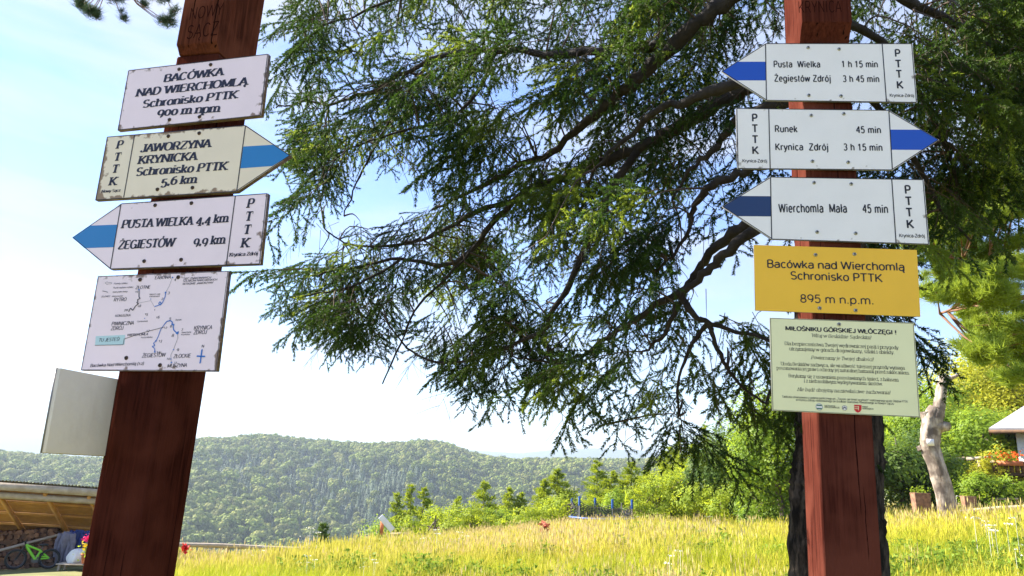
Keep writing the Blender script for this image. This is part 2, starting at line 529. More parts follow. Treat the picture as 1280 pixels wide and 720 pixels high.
# ------------------------------------------------------------------ instanced scatter (only for stuff)
def scatter(name, pts, rotz, scl, idx, variants, label, cat):
    col = bpy.data.collections.new(name + '_pieces')
    for k, (g, mats) in enumerate(variants):
        me = g.mesh(name)
        for m in mats:
            me.materials.append(m)
        if hasattr(g, 'mi'):
            me.polygons.foreach_set('material_index', g.mi)
        o = bpy.data.objects.new('%s_piece_%02d' % (name, k), me)
        col.objects.link(o)
    me = bpy.data.meshes.new(name)
    me.vertices.add(len(pts))
    me.vertices.foreach_set('co', np.asarray(pts, np.float32).ravel())
    for nm, ty, arr in (('rz', 'FLOAT', rotz), ('sc', 'FLOAT', scl), ('ix', 'INT', idx)):
        a = me.attributes.new(nm, ty, 'POINT')
        a.data.foreach_set('value', np.asarray(arr, np.int32 if ty == 'INT' else np.float32))
    ob = bpy.data.objects.new(name, me)
    COL.objects.link(ob)
    ob['kind'] = 'stuff'
    tag(ob, label, cat)
    ng = bpy.data.node_groups.new(name, 'GeometryNodeTree')
    ng.interface.new_socket('Geometry', in_out='INPUT', socket_type='NodeSocketGeometry')
    ng.interface.new_socket('Geometry', in_out='OUTPUT', socket_type='NodeSocketGeometry')
    N, Lk = ng.nodes, ng.links
    gi, go = N.new('NodeGroupInput'), N.new('NodeGroupOutput')
    ci = N.new('GeometryNodeCollectionInfo')
    ci.inputs['Collection'].default_value = col
    ci.inputs['Separate Children'].default_value = True
    ci.inputs['Reset Children'].default_value = True
    ip = N.new('GeometryNodeInstanceOnPoints')
    ip.inputs['Pick Instance'].default_value = True
    def attr(nm, ty):
        a = N.new('GeometryNodeInputNamedAttribute')
        a.data_type = ty
        a.inputs['Name'].default_value = nm
        return a.outputs['Attribute']
    cx = N.new('ShaderNodeCombineXYZ')
    Lk.new(attr('rz', 'FLOAT'), cx.inputs['Z'])
    Lk.new(cx.outputs[0], ip.inputs['Rotation'])
    Lk.new(attr('sc', 'FLOAT'), ip.inputs['Scale'])
    Lk.new(attr('ix', 'INT'), ip.inputs['Instance Index'])
    Lk.new(gi.outputs[0], ip.inputs['Points'])
    Lk.new(ci.outputs[0], ip.inputs['Instance'])
    Lk.new(ip.outputs[0], go.inputs[0])
    md = ob.modifiers.new('pieces', 'NODES')
    md.node_group = ng
    return ob

def rot_rand(n, rg=RG):
    """n random orthonormal frames"""
    A = rg.normal(size=(n, 3))
    A /= np.linalg.norm(A, axis=1)[:, None]
    B = np.cross(A, rg.normal(size=(n, 3)))
    B /= np.linalg.norm(B, axis=1)[:, None]
    return A, B

def leaves(C, size, rg=RG, droop=0.0, aspect=0.6, nrm=None, flat=0.0):
    """diamond leaves at the points C"""
    n = len(C)
    A, B = rot_rand(n, rg)
    if nrm is not None:      # leaves lie roughly square to nrm
        B = np.cross(A, nrm)
        B /= np.linalg.norm(B, axis=1)[:, None] + 1e-9
        A = np.cross(nrm, B) + A * flat
    A = A + np.array([0, 0, -droop])
    A /= np.linalg.norm(A, axis=1)[:, None]
    s = (size * rg.uniform(0.6, 1.3, n))[:, None]
    V = np.stack([C - A * s * 0.5, C + B * s * aspect * 0.5, C + A * s * 0.5, C - B * s * aspect * 0.5], 1)
    F = np.arange(n * 4).reshape(n, 4)
    return V.reshape(-1, 3), F

# ------------------------------------------------------------------ the wooded hills across the valley
def far_broadleaf(seed):
    r = np.random.default_rng(seed)
    g = Geo()
    C, Nn = [], []
    for _ in range(r.integers(9, 13)):
        c = np.array([r.uniform(-3.0, 3.0), r.uniform(-3.0, 3.0), r.uniform(2.2, 9.5)])
        R_ = r.uniform(1.8, 3.0)
        d = r.normal(size=(60, 3))
        d /= np.linalg.norm(d, axis=1)[:, None]
        d = d[d[:, 2] > -0.5]
        C.append(c + d * R_ * r.uniform(0.8, 1.1, len(d))[:, None])
        Nn.append(d)
    V, F = leaves(np.concatenate(C), 1.5, r, nrm=np.concatenate(Nn), aspect=0.9, flat=0.5)
    g.add(V, F)
    return g

def far_conifer(seed, h=17):
    r = np.random.default_rng(seed)
    g = Geo()
    C = []
    for z in np.linspace(0.5, h, 24):
        R_ = 3.7 * (1 - z / h) ** 0.8 + 0.2
        n = int(4 + R_ * 5)
        a = r.uniform(0, 2 * pi, n)
        q = r.uniform(0.55, 1.05, n) * R_
        C.append(np.stack([q * np.cos(a), q * np.sin(a), z - q * 0.45 + r.normal(0, .15, n)], 1))
    C = np.concatenate(C)
    nn = C * [1, 1, 0]
    nn /= np.linalg.norm(nn, axis=1)[:, None] + 1e-6
    nn[:, 2] = 0.8
    nn /= np.linalg.norm(nn, axis=1)[:, None]
    V, F = leaves(C, 1.15, r, nrm=nn, aspect=0.6, flat=0.4)
    g.add(V, F)
    g.tube([(0, 0, -1), (0, 0, h)], [0.3, 0.03], 5)
    return g

M['far_leaf'] = mat('far_broadleaf', (0.17, 0.22, 0.035), 0.7, (0.25, 0.29, 0.04), 0.4, rnd_val=0.42, trans=0.25, tcol=(0.12, 0.17, 0.04))
M['far_leaf2'] = mat('far_broadleaf_olive', (0.34, 0.33, 0.08), 0.7, (0.24, 0.27, 0.05), 0.4, rnd_val=0.4, trans=0.25, tcol=(0.16, 0.2, 0.05))
M['far_con'] = mat('far_conifer', (0.06, 0.115, 0.045), 0.7, (0.09, 0.14, 0.05), 0.4, rnd_val=0.3)

def build_forest():
    rg = np.random.default_rng(5)
    n = 29000
    a = rg.uniform(radians(-46), radians(44), n)
    r = np.sqrt(rg.uniform(230 ** 2, 1230 ** 2, n))
    x, y = r * np.sin(a), r * np.cos(a)
    z = ground_z(x, y)
    # only slopes that can be seen above the meadow
    el = np.arctan2(z + 12 - 1.6, r)
    keep = el > radians(-8.2)
    # keep the woodland off a few clearings
    x, y, z, r, a = x[keep], y[keep], z[keep], r[keep], a[keep]
    patch = np.sin(x * 0.006 + 2) + np.sin(y * 0.011 + x * 0.004) + rg.normal(0, 0.55, len(x))
    h = (z + 95) / 130
    con = (patch + 1.9 * h - 0.3 * (a > radians(-8)) > 2.0) | (rg.random(len(x)) < 0.04)
    idx = np.where(con, rg.integers(6, 9, len(x)), rg.integers(0, 6, len(x)))
    sc = np.where(con, rg.uniform(0.6, 1.1, len(x)), rg.uniform(0.6, 1.6, len(x)))
    V = [(far_broadleaf(20 + k), [M['far_leaf'] if k < 4 else M['far_leaf2']]) for k in range(6)] + [(far_conifer(40 + k, 11.5 + 1.5 * k), [M['far_con']]) for k in range(3)]
    scatter('hillside_forest', np.stack([x, y, z], 1), rg.uniform(0, 6.28, len(x)), sc, idx, V,
            'mixed forest of beeches and dark conifers covering the hazy hills across the valley', 'forest')
build_forest()

# ------------------------------------------------------------------ meadow
def tuft(seed, n, h, spread, width, lean=0.35, heads=0.0, flower=0):
    r = np.random.default_rng(seed)
    g = Geo()
    V, F, Q = [], [], []
    mi = []
    for k in range(n):
        b = np.array([r.normal(0, spread), r.normal(0, spread), 0])
        a = r.uniform(0, 2 * pi)
        L = h * r.uniform(0.5, 1.15)
        d = np.array([cos(a), sin(a), 0]) * lean * L * r.uniform(0.2, 1.3)
        wv = np.array([-sin(a + r.normal(0, .8)), cos(a), 0]) * width * r.uniform(0.6, 1.3)
        m_ = b + d * 0.3 + [0, 0, L * 0.55]
        t_ = b + d + [0, 0, L * r.uniform(0.85, 1.0)]
        g.add([b - wv * .5, b + wv * .5, m_ + wv * .4, m_ - wv * .4], [(0, 1, 2, 3)])
        g.add([m_ - wv * .4, m_ + wv * .4, t_], [(0, 1, 2)])
        if r.random() < heads:
            g.add([t_ + [0, 0, -.02], t_ + wv * 1.1 + [0, 0, .04], t_ + [0, 0, .11], t_ - wv * 1.1 + [0, 0, .04]], [(0, 1, 2, 3)])
    return g

def weed(seed, n, h, spread, size):
    r = np.random.default_rng(seed)
    g = Geo()
    for k in range(n):
        b = np.array([r.normal(0, spread), r.normal(0, spread), 0])
        L = h * r.uniform(0.6, 1.1)
        t_ = b + [r.normal(0, .12) * L, r.normal(0, .12) * L, L]
        g.tube([b, t_], [0.004, 0.002], 3, cap=False)
        u = r.uniform(0.15, 1, 12)[:, None]
        C = b + (t_ - b) * u + r.normal(0, 0.05, (12, 3))
        g.add(*leaves(C, size, r, droop=0.3, aspect=0.45))
    return g

M['grass_g'] = mat('grass_green', (0.30, 0.35, 0.02), 0.6, (0.42, 0.44, 0.025), 0.5, rnd_val=0.25, trans=0.35, tcol=(0.55, 0.58, 0.04))
M['grass_y'] = mat('grass_straw', (0.62, 0.54, 0.05), 0.6, (0.50, 0.50, 0.035), 0.5, rnd_val=0.25, trans=0.35, tcol=(0.55, 0.48, 0.1))
M['grass_p'] = mat('grass_pale_seed', (0.68, 0.56, 0.22), 0.7, (0.6, 0.48, 0.16), 0.5, rnd_val=0.2, trans=0.3, tcol=(0.6, 0.45, 0.25))
M['weed'] = mat('weed_leaf', (0.15, 0.24, 0.02), 0.6, (0.22, 0.30, 0.03), 0.5, rnd_val=0.25, trans=0.35, tcol=(0.25, 0.35, 0.04))
M['petal'] = mat('white_umbel', (0.75, 0.72, 0.62), 0.7)

def build_meadow():
    rg = np.random.default_rng(9)
    n = 30000
    a = rg.uniform(radians(-40), radians(42), n)
    rmax = np.minimum(np.interp(a, BROW_A, BROW_R) + 3, 46)
    r = np.sqrt(11.5 ** 2 + rg.random(n) * (rmax ** 2 - 11.5 ** 2))
    x, y = r * np.sin(a), r * np.cos(a)
    keep = (rg.random(n) < np.clip(26 / r, 0.4, 1)) & ~((a < radians(-25.3)) & (r > 16.5))
    x, y, r, a = x[keep], y[keep], r[keep], a[keep]
    z = ground_z(x, y)
    nn = lambda f, p: np.sin(x * f + p) + np.sin(y * f * 1.3 + p * 2) + 0.7 * np.sin((x + y) * f * 2.1 + p)
    dry = nn(0.45, 1.0) * 0.5 + rg.normal(0, 0.7, len(x)) + 0.035 * (r - 22)
    kind = np.where(dry > 1.15, 2, np.where(dry > np.where(r < 21, 0.0, -0.5), 1, 0))
    wd = (nn(0.8, 4.0) + rg.normal(0, 0.8, len(x)) > 2.5) | ((r < 18.5) & (nn(0.6, 2.0) > 0.3) & (rg.random(len(x)) < 0.35))
    idx = kind * 3 + rg.integers(0, 3, len(x))
    idx = np.where(wd, 9 + rg.integers(0, 3, len(x)), idx)
    um = rg.random(len(x)) < 0.002 * (1 + 4 * (a > radians(20)))
    idx = np.where(um, 12, idx)
    V = [(tuft(60 + k, 48, 0.52, 0.13, 0.011), [M['grass_g']]) for k in range(3)]
    V += [(tuft(70 + k, 46, 0.60, 0.15, 0.010, 0.5, 0.3), [M['grass_y']]) for k in range(3)]
    V += [(tuft(80 + k, 30, 0.72, 0.14, 0.009, 0.25, 0.7), [M['grass_p']]) for k in range(3)]
    V += [(weed(90 + k, 9, 0.5, 0.13, 0.10), [M['weed']]) for k in range(3)]
    g = Geo()
    r_ = np.random.default_rng(3)
    for k in range(3):
        b = r_.normal(0, .1, 3) * [1, 1, 0]
        t_ = b + [0, 0, .75 + .1 * k]
        g.tube([b, t_], .004, 3, cap=False)
        C = t_ + r_.normal(0, .05, (14, 3)) * [1, 1, .15]
        g.add(*leaves(C, .03, r_, aspect=.9))
    V.append((g, [M['petal']]))
    sc = rg.uniform(0.65, 1.3, len(x)) * np.where(r < 15, 0.7, 1) * (1 + 0.10 * np.clip(nn(0.7, 5.0), -1.6, 2)) * np.where(r > 27, 0.82, 0.95)
    scatter('meadow_grass', np.stack([x, y, z - 0.02], 1), rg.uniform(0, 6.28, len(x)), sc, idx, V,
            'tall unmown meadow grass, green and straw yellow, in the sun', 'grass')
build_meadow()

# ------------------------------------------------------------------ stroke lettering
def E_(cx, cy, rx, ry, a0, a1, n=None):
    n = n or max(5, int(abs(a1 - a0) / 16))
    return [(cx + rx * cos(radians(a0 + (a1 - a0) * i / n)), cy + ry * sin(radians(a0 + (a1 - a0) * i / n))) for i in range(n + 1)]

GL = {
 'A': (620, [[(25, 0), (310, 700)], [(310, 700), (595, 0)], [(120, 230), (500, 230)]]),
 'B': (610, [[(90, 0), (90, 700)], [(90, 700), (330, 700)] + E_(330, 530, 175, 170, 90, -90) + [(90, 360)], [(90, 360), (350, 360)] + E_(350, 180, 190, 180, 90, -90) + [(90, 0)]]),
 'C': (650, [E_(345, 350, 280, 350, 42, 318)]),
 'D': (670, [[(90, 0), (90, 700)], [(90, 700), (270, 700)] + E_(270, 350, 310, 350, 90, -90) + [(90, 0)]]),
 'E': (570, [[(90, 0), (90, 700)], [(90, 700), (500, 700)], [(90, 360), (450, 360)], [(90, 0), (510, 0)]]),
 'G': (700, [E_(350, 350, 285, 350, 42, 330), [(390, 320), (610, 320)], [(600, 320), (600, 0)]]),
 'H': (680, [[(90, 0), (90, 700)], [(590, 0), (590, 700)], [(90, 360), (590, 360)]]),
 'I': (280, [[(140, 0), (140, 700)]]),
 'J': (480, [[(380, 700), (380, 200)] + E_(220, 200, 160, 200, 0, -165)]),
 'K': (640, [[(90, 0), (90, 700)], [(560, 700), (100, 260)], [(230, 385), (600, 0)]]),
 'L': (540, [[(90, 0), (90, 700)], [(90, 0), (500, 0)]]),
 'M': (800, [[(90, 0), (90, 700)], [(90, 700), (400, 60)], [(400, 60), (710, 700)], [(710, 700), (710, 0)]]),
 'N': (700, [[(90, 0), (90, 700)], [(90, 700), (610, 0)], [(610, 0), (610, 700)]]),
 'O': (720, [E_(360, 350, 295, 350, 0, 360)]),
 'P': (590, [[(90, 0), (90, 700)], [(90, 700), (330, 700)] + E_(330, 510, 190, 190, 90, -90) + [(90, 320)]]),
 'R': (640, [[(90, 0), (90, 700)], [(90, 700), (340, 700)] + E_(340, 515, 185, 185, 90, -90) + [(90, 330)], [(330, 330), (570, 0)]]),
 'S': (590, [E_(300, 525, 205, 175, 30, 270) + E_(300, 175, 220, 175, 90, -152)[1:]]),
 'T': (600, [[(300, 0), (300, 700)], [(30, 700), (570, 700)]]),
 'U': (670, [[(90, 700), (90, 240)] + E_(335, 240, 245, 240, 180, 360) + [(580, 700)]]),
 'V': (620, [[(25, 700), (310, 0)], [(310, 0), (595, 700)]]),
 'W': (900, [[(25, 700), (230, 0)], [(230, 0), (450, 680)], [(450, 680), (670, 0)], [(670, 0), (875, 700)]]),
 'Y': (610, [[(25, 700), (305, 310)], [(585, 700), (305, 310)], [(305, 310), (305, 0)]]),
 'Z': (600, [[(60, 700), (540, 700)], [(540, 700), (50, 0)], [(50, 0), (560, 0)]]),
 'a': (530, [E_(270, 345, 175, 155, 155, 0) + [(445, 0)], [(445, 300), (240, 285)] + E_(230, 145, 165, 140, 95, 270) + [(330, 15), (445, 120)]]),
 'b': (560, [[(85, 0), (85, 700)], E_(290, 250, 205, 250, 180, -180)]),
 'c': (500, [E_(275, 250, 200, 250, 45, 315)]),
 'd': (560, [[(475, 0), (475, 700)], E_(270, 250, 205, 250, 0, 360)]),
 'e': (540, [[(75, 262), (465, 262)] + E_(270, 250, 200, 250, 0, 315)]),
 'f': (320, [[(140, 0), (140, 560)] + E_(270, 560, 130, 140, 180, 85), [(30, 500), (270, 500)]]),
 'g': (560, [E_(270, 250, 205, 250, 0, 360), [(475, 500), (475, -40)] + E_(275, -40, 200, 160, 0, -155)]),
 'h': (550, [[(85, 0), (85, 700)], E_(275, 310, 190, 190, 170, 0) + [(465, 0)]]),
 'i': (230, [[(115, 0), (115, 500)], [(115, 610), (115, 700)]]),
 'j': (240, [[(125, 500), (125, -60)] + E_(20, -60, 105, 140, 0, -90), [(125, 610), (125, 700)]]),
 'k': (510, [[(85, 0), (85, 700)], [(430, 500), (100, 190)], [(200, 285), (465, 0)]]),
 'l': (230, [[(115, 0), (115, 700)]]),
 'm': (830, [[(85, 0), (85, 500)], E_(250, 320, 165, 180, 165, 0) + [(415, 0)], E_(580, 320, 165, 180, 165, 0) + [(745, 0)]]),
 'n': (550, [[(85, 0), (85, 500)], E_(275, 310, 190, 190, 165, 0) + [(465, 0)]]),
 'o': (550, [E_(275, 250, 205, 250, 0, 360)]),
 'p': (560, [[(85, -200), (85, 500)], E_(290, 250, 205, 250, 180, -180)]),
 'r': (350, [[(85, 0), (85, 500)], E_(270, 310, 185, 185, 165, 75)]),
 's': (480, [E_(240, 370, 155, 130, 35, 270) + E_(240, 125, 170, 120, 90, -150)[1:]]),
 't': (310, [[(135, 660), (135, 110)] + E_(245, 110, 110, 110, 180, 270), [(30, 500), (270, 500)]]),
 'u': (550, [[(85, 500), (85, 190)] + E_(275, 190, 190, 190, 190, 350), [(465, 500), (465, 0)]]),
 'w': (720, [[(25, 500), (190, 0)], [(190, 0), (360, 490)], [(360, 490), (530, 0)], [(530, 0), (695, 500)]]),
 'y': (500, [[(30, 500), (255, 0)], [(475, 500), (215, -110)] + [(150, -190), (50, -190)]]),
 'z': (480, [[(50, 500), (430, 500)], [(430, 500), (45, 0)], [(45, 0), (445, 0)]]),
 '0': (550, [E_(275, 350, 205, 350, 0, 360)]),
 '1': (550, [[(290, 0), (290, 700)], [(290, 700), (110, 540)]]),
 '2': (550, [E_(275, 500, 190, 200, 160, -30) + [(75, 0)], [(75, 0), (480, 0)]]),
 '3': (550, [E_(265, 530, 180, 170, 150, -90), E_(265, 185, 205, 180, 90, -150)]),
 '4': (550, [[(390, 0), (390, 700)], [(390, 700), (40, 220)], [(40, 220), (520, 220)]]),
 '5': (550, [[(460, 700), (140, 700)], [(140, 700), (100, 390)], [(100, 350)] + E_(265, 225, 205, 225, 135, -150)]),
 '6': (550, [[(420, 690)] + E_(330, 300, 260, 370, 110, 180), E_(275, 215, 205, 215, 0, 360)]),
 '7': (550, [[(60, 700), (490, 700)], [(490, 700), (210, 0)]]),
 '8': (550, [E_(275, 530, 170, 170, 0, 360), E_(275, 180, 205, 180, 0, 360)]),
 '9': (550, [E_(275, 485, 205, 215, 0, 360), E_(220, 400, 260, 370, 0, -70)]),
 '.': (240, [[(120, 0), (120, 90)]]), ',': (240, [[(130, 90), (90, -110)]]), '!': (260, [[(130, 0), (130, 90)], [(130, 210), (130, 700)]]),
 '-': (330, [[(40, 260), (290, 260)]]), '(': (300, [E_(330, 270, 200, 470, 115, 245)]), ')': (300, [E_(-30, 270, 200, 470, 65, -65)]),
 '?': (500, [E_(250, 530, 170, 170, 160, -60) + [(250, 220)], [(250, 0), (250, 90)]]), '„': (380, [[(120, 90), (90, -110)], [(260, 90), (230, -110)]]),
 '”': (380, [[(130, 700), (100, 520)], [(270, 700), (240, 520)]]), ':': (240, [[(120, 0), (120, 90)], [(120, 400), (120, 490)]]),
}
_AC = {'ó': 'o', 'ś': 's', 'ć': 'c', 'ń': 'n', 'ź': 'z', 'Ó': 'O', 'Ś': 'S', 'Ć': 'C', 'Ń': 'N', 'Ź': 'Z'}
for _k, _b in _AC.items():
    _w, _s = GL[_b]
    _y = 780 if _b.isupper() else 580
    GL[_k] = (_w, _s + [[(_w * .46, _y), (_w * .64, _y + 120)]])
for _k, _b in {'ż': 'z', 'Ż': 'Z'}.items():
    _w, _s = GL[_b]
    _y = 790 if _b.isupper() else 600
    GL[_k] = (_w, _s + [[(_w * .5, _y), (_w * .5, _y + 95)]])
for _k, _b in {'ą': 'a', 'ę': 'e', 'Ą': 'A', 'Ę': 'E'}.items():
    _w, _s = GL[_b]
    _x = _w * (.60 if _b == 'e' else .84)
    GL[_k] = (_w, _s + [[(_x, 0), (_x - 70, -90), (_x - 30, -160), (_x + 60, -160)]])
for _k, _b in {'ł': 'l', 'Ł': 'L'}.items():
    _w, _s = GL[_b]
    _x = _s[0][0][0]
    GL[_k] = (_w, _s + [[(_x - 95, 260), (_x + 130 + (60 if _b == 'L' else 0), 430)]])

def stroke_quads(P, wf, closed=False):
    P = np.asarray(P, float)
    n = len(P)
    T = np.gradient(P, axis=0) if n > 2 else np.tile(P[1] - P[0], (2, 1))
    if n > 2 and np.allclose(P[0], P[-1], atol=1):
        T[0] = T[-1] = P[1] - P[-2]
    L = np.linalg.norm(T, axis=1)
    T = T / (L[:, None] + 1e-9)
    N_ = np.stack([-T[:, 1], T[:, 0]], 1)
    W = wf(T)[:, None] / 2
    A, B = P + N_ * W, P - N_ * W
    V = np.concatenate([A, B])
    i = np.arange(n - 1)
    return V, np.stack([i, n + i, n + i + 1, i + 1], 1)

def text_geo(g, txt, thick=110, thin=None, serif=False, slant=0.0, track=0, place=None, oldstyle=False, lift=0.0):
    """adds one line of lettering; place maps (x, y) font units to a 3D point"""
    thin = thin if thin is not None else thick * 0.85
    wf = lambda T: thin + (thick - thin) * np.abs(T[:, 1]) ** 1.5
    x0 = 0.0
    out = []
    for ch in txt:
        if ch == ' ':
            x0 += 270 + track
            continue
        w, S = GL[ch]
        fy, oy = 1.0, 0.0
        if oldstyle and ch in '012':
            fy = 500 / 700
        if oldstyle and ch in '34579':
            oy = -190
        ends = {}
        for s in S:
            for p in (s[0], s[-1]):
                k = (round(p[0] / 12), round(p[1] / 12))
                ends[k] = ends.get(k, 0) + 1
        allp = [p for s in S for p in s]
        for s in S:
            q = [(p[0], p[1] * fy + oy) for p in s]
            v, f = stroke_quads(q, wf)
            out.append((v + [x0, 0], f))
        if serif:
            for s in S:
                if len(s) < 2:
                    continue
                for p, pn in ((s[0], s[1]), (s[-1], s[-2])):
                    k = (round(p[0] / 12), round(p[1] / 12))
                    if ends[k] > 1:
                        continue
                    dx, dy = p[0] - pn[0], p[1] - pn[1]
                    if abs(dy) > abs(dx) * 0.7 and abs(dy) > 120 and p[1] in (0, 700, 500, -200):
                        sw = 165 if p[1] in (0, -200) or p[1] == 700 and ch.isupper() else 80
                        lx = p[0] - (sw if sw == 165 else 140)
                        rx = p[0] + (sw if sw == 165 else 20)
                        yy = p[1] * fy + oy + (30 if p[1] in (0, -200) else -30)
                        out.append((np.array([(lx + x0, yy + 44), (lx + x0, yy - 40), (rx + x0, yy - 40), (rx + x0, yy + 44)]), np.array([(0, 1, 2, 3)])))
                    elif abs(dx) > abs(dy) * 2 and ch in 'ELTZFŁĘŻz' and abs(dx) > 100:
                        d = -1 if p[1] > 300 else 1
                        if p[1] in (0, 700, 500):
                            out.append((np.array([(p[0] + x0 - 25, p[1]), (p[0] + x0 + 25, p[1]), (p[0] + x0 + 25, p[1] + d * 190), (p[0] + x0 - 10, p[1] + d * 190)]), np.array([(0, 1, 2, 3)])))
        x0 += w + track
    W = max(x0 - track, 1)
    for v, f in out:
        P = np.array([place((vx + slant * vy) / W, vy / 700.0) for vx, vy in v])
        g.add(P, f)

# ------------------------------------------------------------------ the two sign posts
class Plane:
    """plane of a row of signs: u to the right, v up, n towards the walker; d = distance of the plane"""
    def __init__(s, yaw, lf, ls, d, scale):
        n = np.array([sin(yaw), -cos(yaw), 0])
        u = np.array([cos(yaw), sin(yaw), 0])
        v = np.array([0, 0, 1.0]) + math.tan(lf) * n + math.tan(ls) * u
        v /= np.linalg.norm(v)
        n = np.cross(u, v); n /= np.linalg.norm(n)
        s.u, s.v, s.n, s.d = np.cross(v, n), v, n, d
    def uv(s, px, py, w=0.0):
        r = ray(px, py)
        P = r * (-(s.d + w) / (r @ s.n))
        return np.array([P @ s.u, P @ s.v])
    def mat(s, u, v, w=0.0):
        O = CAM + s.u * u + s.v * v - s.n * (s.d + w)
        m = np.eye(4)
        m[:3, 0], m[:3, 1], m[:3, 2], m[:3, 3] = s.u, -s.n, s.v, O
        return Matrix(m.tolist())

PLL = Plane(-0.2231339, -0.0123614, -0.0149682, 1.51, 1)
PLR = Plane(-0.0907836, 0.0138111, 0.0177787, 1.93, 1)

def build_post(pl, u0, u1, depth, v_head, v_bot, v_top, chamf, mt, label, words, hp=0.034, cut=0.0, mh=None):
    t = thing('sign_post', label, 'post', group='carved wooden trail posts', M=pl.mat((u0 + u1) / 2, v_bot, 0.013))
    hw = (u1 - u0) / 2
    H = v_head - v_bot
    T_ = v_top - v_bot
    def prism(prof, name, bev=0.004):
        P = np.array([(-hw, y, z) for y, z in prof])
        g = Geo()
        n = len(P)
        Q = P + [2 * hw, 0, 0]
        i = np.arange(n)
        g.add(np.vstack([P, Q]), np.stack([i, (i + 1) % n, n + (i + 1) % n, n + i], 1))
        return g, P, Q
    # shaft: convex box with a slightly rounded top edge under the head
    g = Geo().box((-hw, 0, 0), (hw, depth, H - chamf - 0.0))
    g.build('shaft', mt, t, bevel=0.006, M='local')
    g = Geo()
    lo = H - chamf
    prof = [(0.0, lo + 0.0005), (-hp + 0.007, H - 0.006), (-hp, H), (-hp, T_), (depth + 0.0, T_), (depth, lo + 0.0005)]
    prof = prof[1:] + prof[:1]
    P = np.array([(-hw + cut, y, z) for y, z in prof])
    g.poly(P, (2 * hw - cut, 0, 0))
    g.build('carved_head', mh or mt, t, bevel=0.003, M='local')
    rc = random.Random(words[0][0])
    for k in range(9):
        side = k % 3 == 2
        zc = rc.uniform(0.35 * H, 0.98 * H)
        ln = rc.uniform(0.10, 0.55)
        uu = rc.uniform(-hw * .8, hw * .8) if not side else rc.uniform(.02, depth - .02)
        n_ = 26
        wd = rc.uniform(0.0008, 0.0022)
        Lp, Rp = [], []
        off = 0
        for i in range(n_ + 1):
            f_ = i / n_
            off += rc.uniform(-.0006, .0006)
            w_ = wd * math.sin(pi * f_) ** .6 * rc.uniform(.5, 1.2) + .0001
            zz = min(zc - ln / 2 + ln * f_, H - .06)
            for arr, sg in ((Lp, -1), (Rp, 1)):
                arr.append((uu + off + sg * w_, -0.0006, zz) if not side else ((hw + .0006) * (1 if pl is not PLR else -1), uu + off + sg * w_, zz))
        g = Geo().add(Lp + Rp, [(i, n_ + 1 + i, n_ + 2 + i, i + 1) for i in range(n_)])
        g.build('drying_crack', M['carve'], t, M='local')
    g = Geo()
    c = (0, (depth - hp) / 2, T_ + 0.09)
    B = [(-hw - .01, -hp - .01, T_ + .001), (hw + .01, -hp - .01, T_ + .001), (hw + .01, depth + .01, T_ + .001), (-hw - .01, depth + .01, T_ + .001)]
    g.add(B + [c], [(0, 1, 4), (1, 2, 4), (2, 3, 4), (3, 0, 4), (0, 3, 2), (0, 2, 1)])
    g.build('pointed_cap', mt, t, M='local')
    for txt, (xa, za), (xb, zb), h, dy in words:
        g = Geo()
        def place(fx, fy):
            return (xa + (xb - xa) * fx, -hp - 0.0006, za + (zb - za) * fx + h * fy)
        text_geo(g, txt, 60, 55, place=place, track=60)
        g.build('carved_word', M['carve'], t, M='local')
    return t

def loc_of(pl, px, py, u_c, v_b, w):
    a = pl.uv(px, py, w)
    return a[0] - u_c, a[1] - v_b

# left post (near)
uL0, uL1 = -1.313, -1.182
uR0, uR1 = 0.608, 0.744
vbL, vbR = -1.75, -1.62
HPW = 0.013 - 0.034
HPL = 0.013 - 0.018
PPL = Plane(-0.2231339, -0.0123614, 0.0165, 1.51, 1)
vhL = PPL.uv(255, 53, HPL)[1]
vhR = PLR.uv(1027, 27, HPW)[1]
cL, cR = (uL0 + uL1) / 2 + 0.0315 * -PLL.uv(151, 465)[1] - 0.001, (uR0 + uR1) / 2
ql = lambda x, y: loc_of(PPL, x, y, cL, vbL, HPL)
qr = lambda x, y: loc_of(PLR, x, y, cR, vbR, HPW)
_pv = PLL.uv(151, 465)[1]
_sh = math.tan(-0.0149682 - 0.0165) * -1
build_post(PPL, uL0 - _sh * _pv - 0.001, uL1 - _sh * _pv - 0.001, 0.158, vhL, vbL, vhL + 0.34, 0.022, M['post_l'], 'dark brown square wooden post carved with NOWY, carrying the left cluster of tilted trail signs',
           [('NOWY', ql(236, 25), ql(278, 18), 0.036, 0), ('SĄCZ', ql(232, 49), ql(272, 43), 0.040, 0)], hp=0.018, cut=0.009, mh=M['head_lit'])
build_post(PLR, uR0, uR1, 0.132, vhR, vbR, vhR + 0.36, 0.052, M['post_r'], 'red brown square wooden post carved with KRYNICA in front of the dark spruce trunk',
           [('KRYNICA', qr(998, 16), qr(1052, 15), 0.036, 0)])

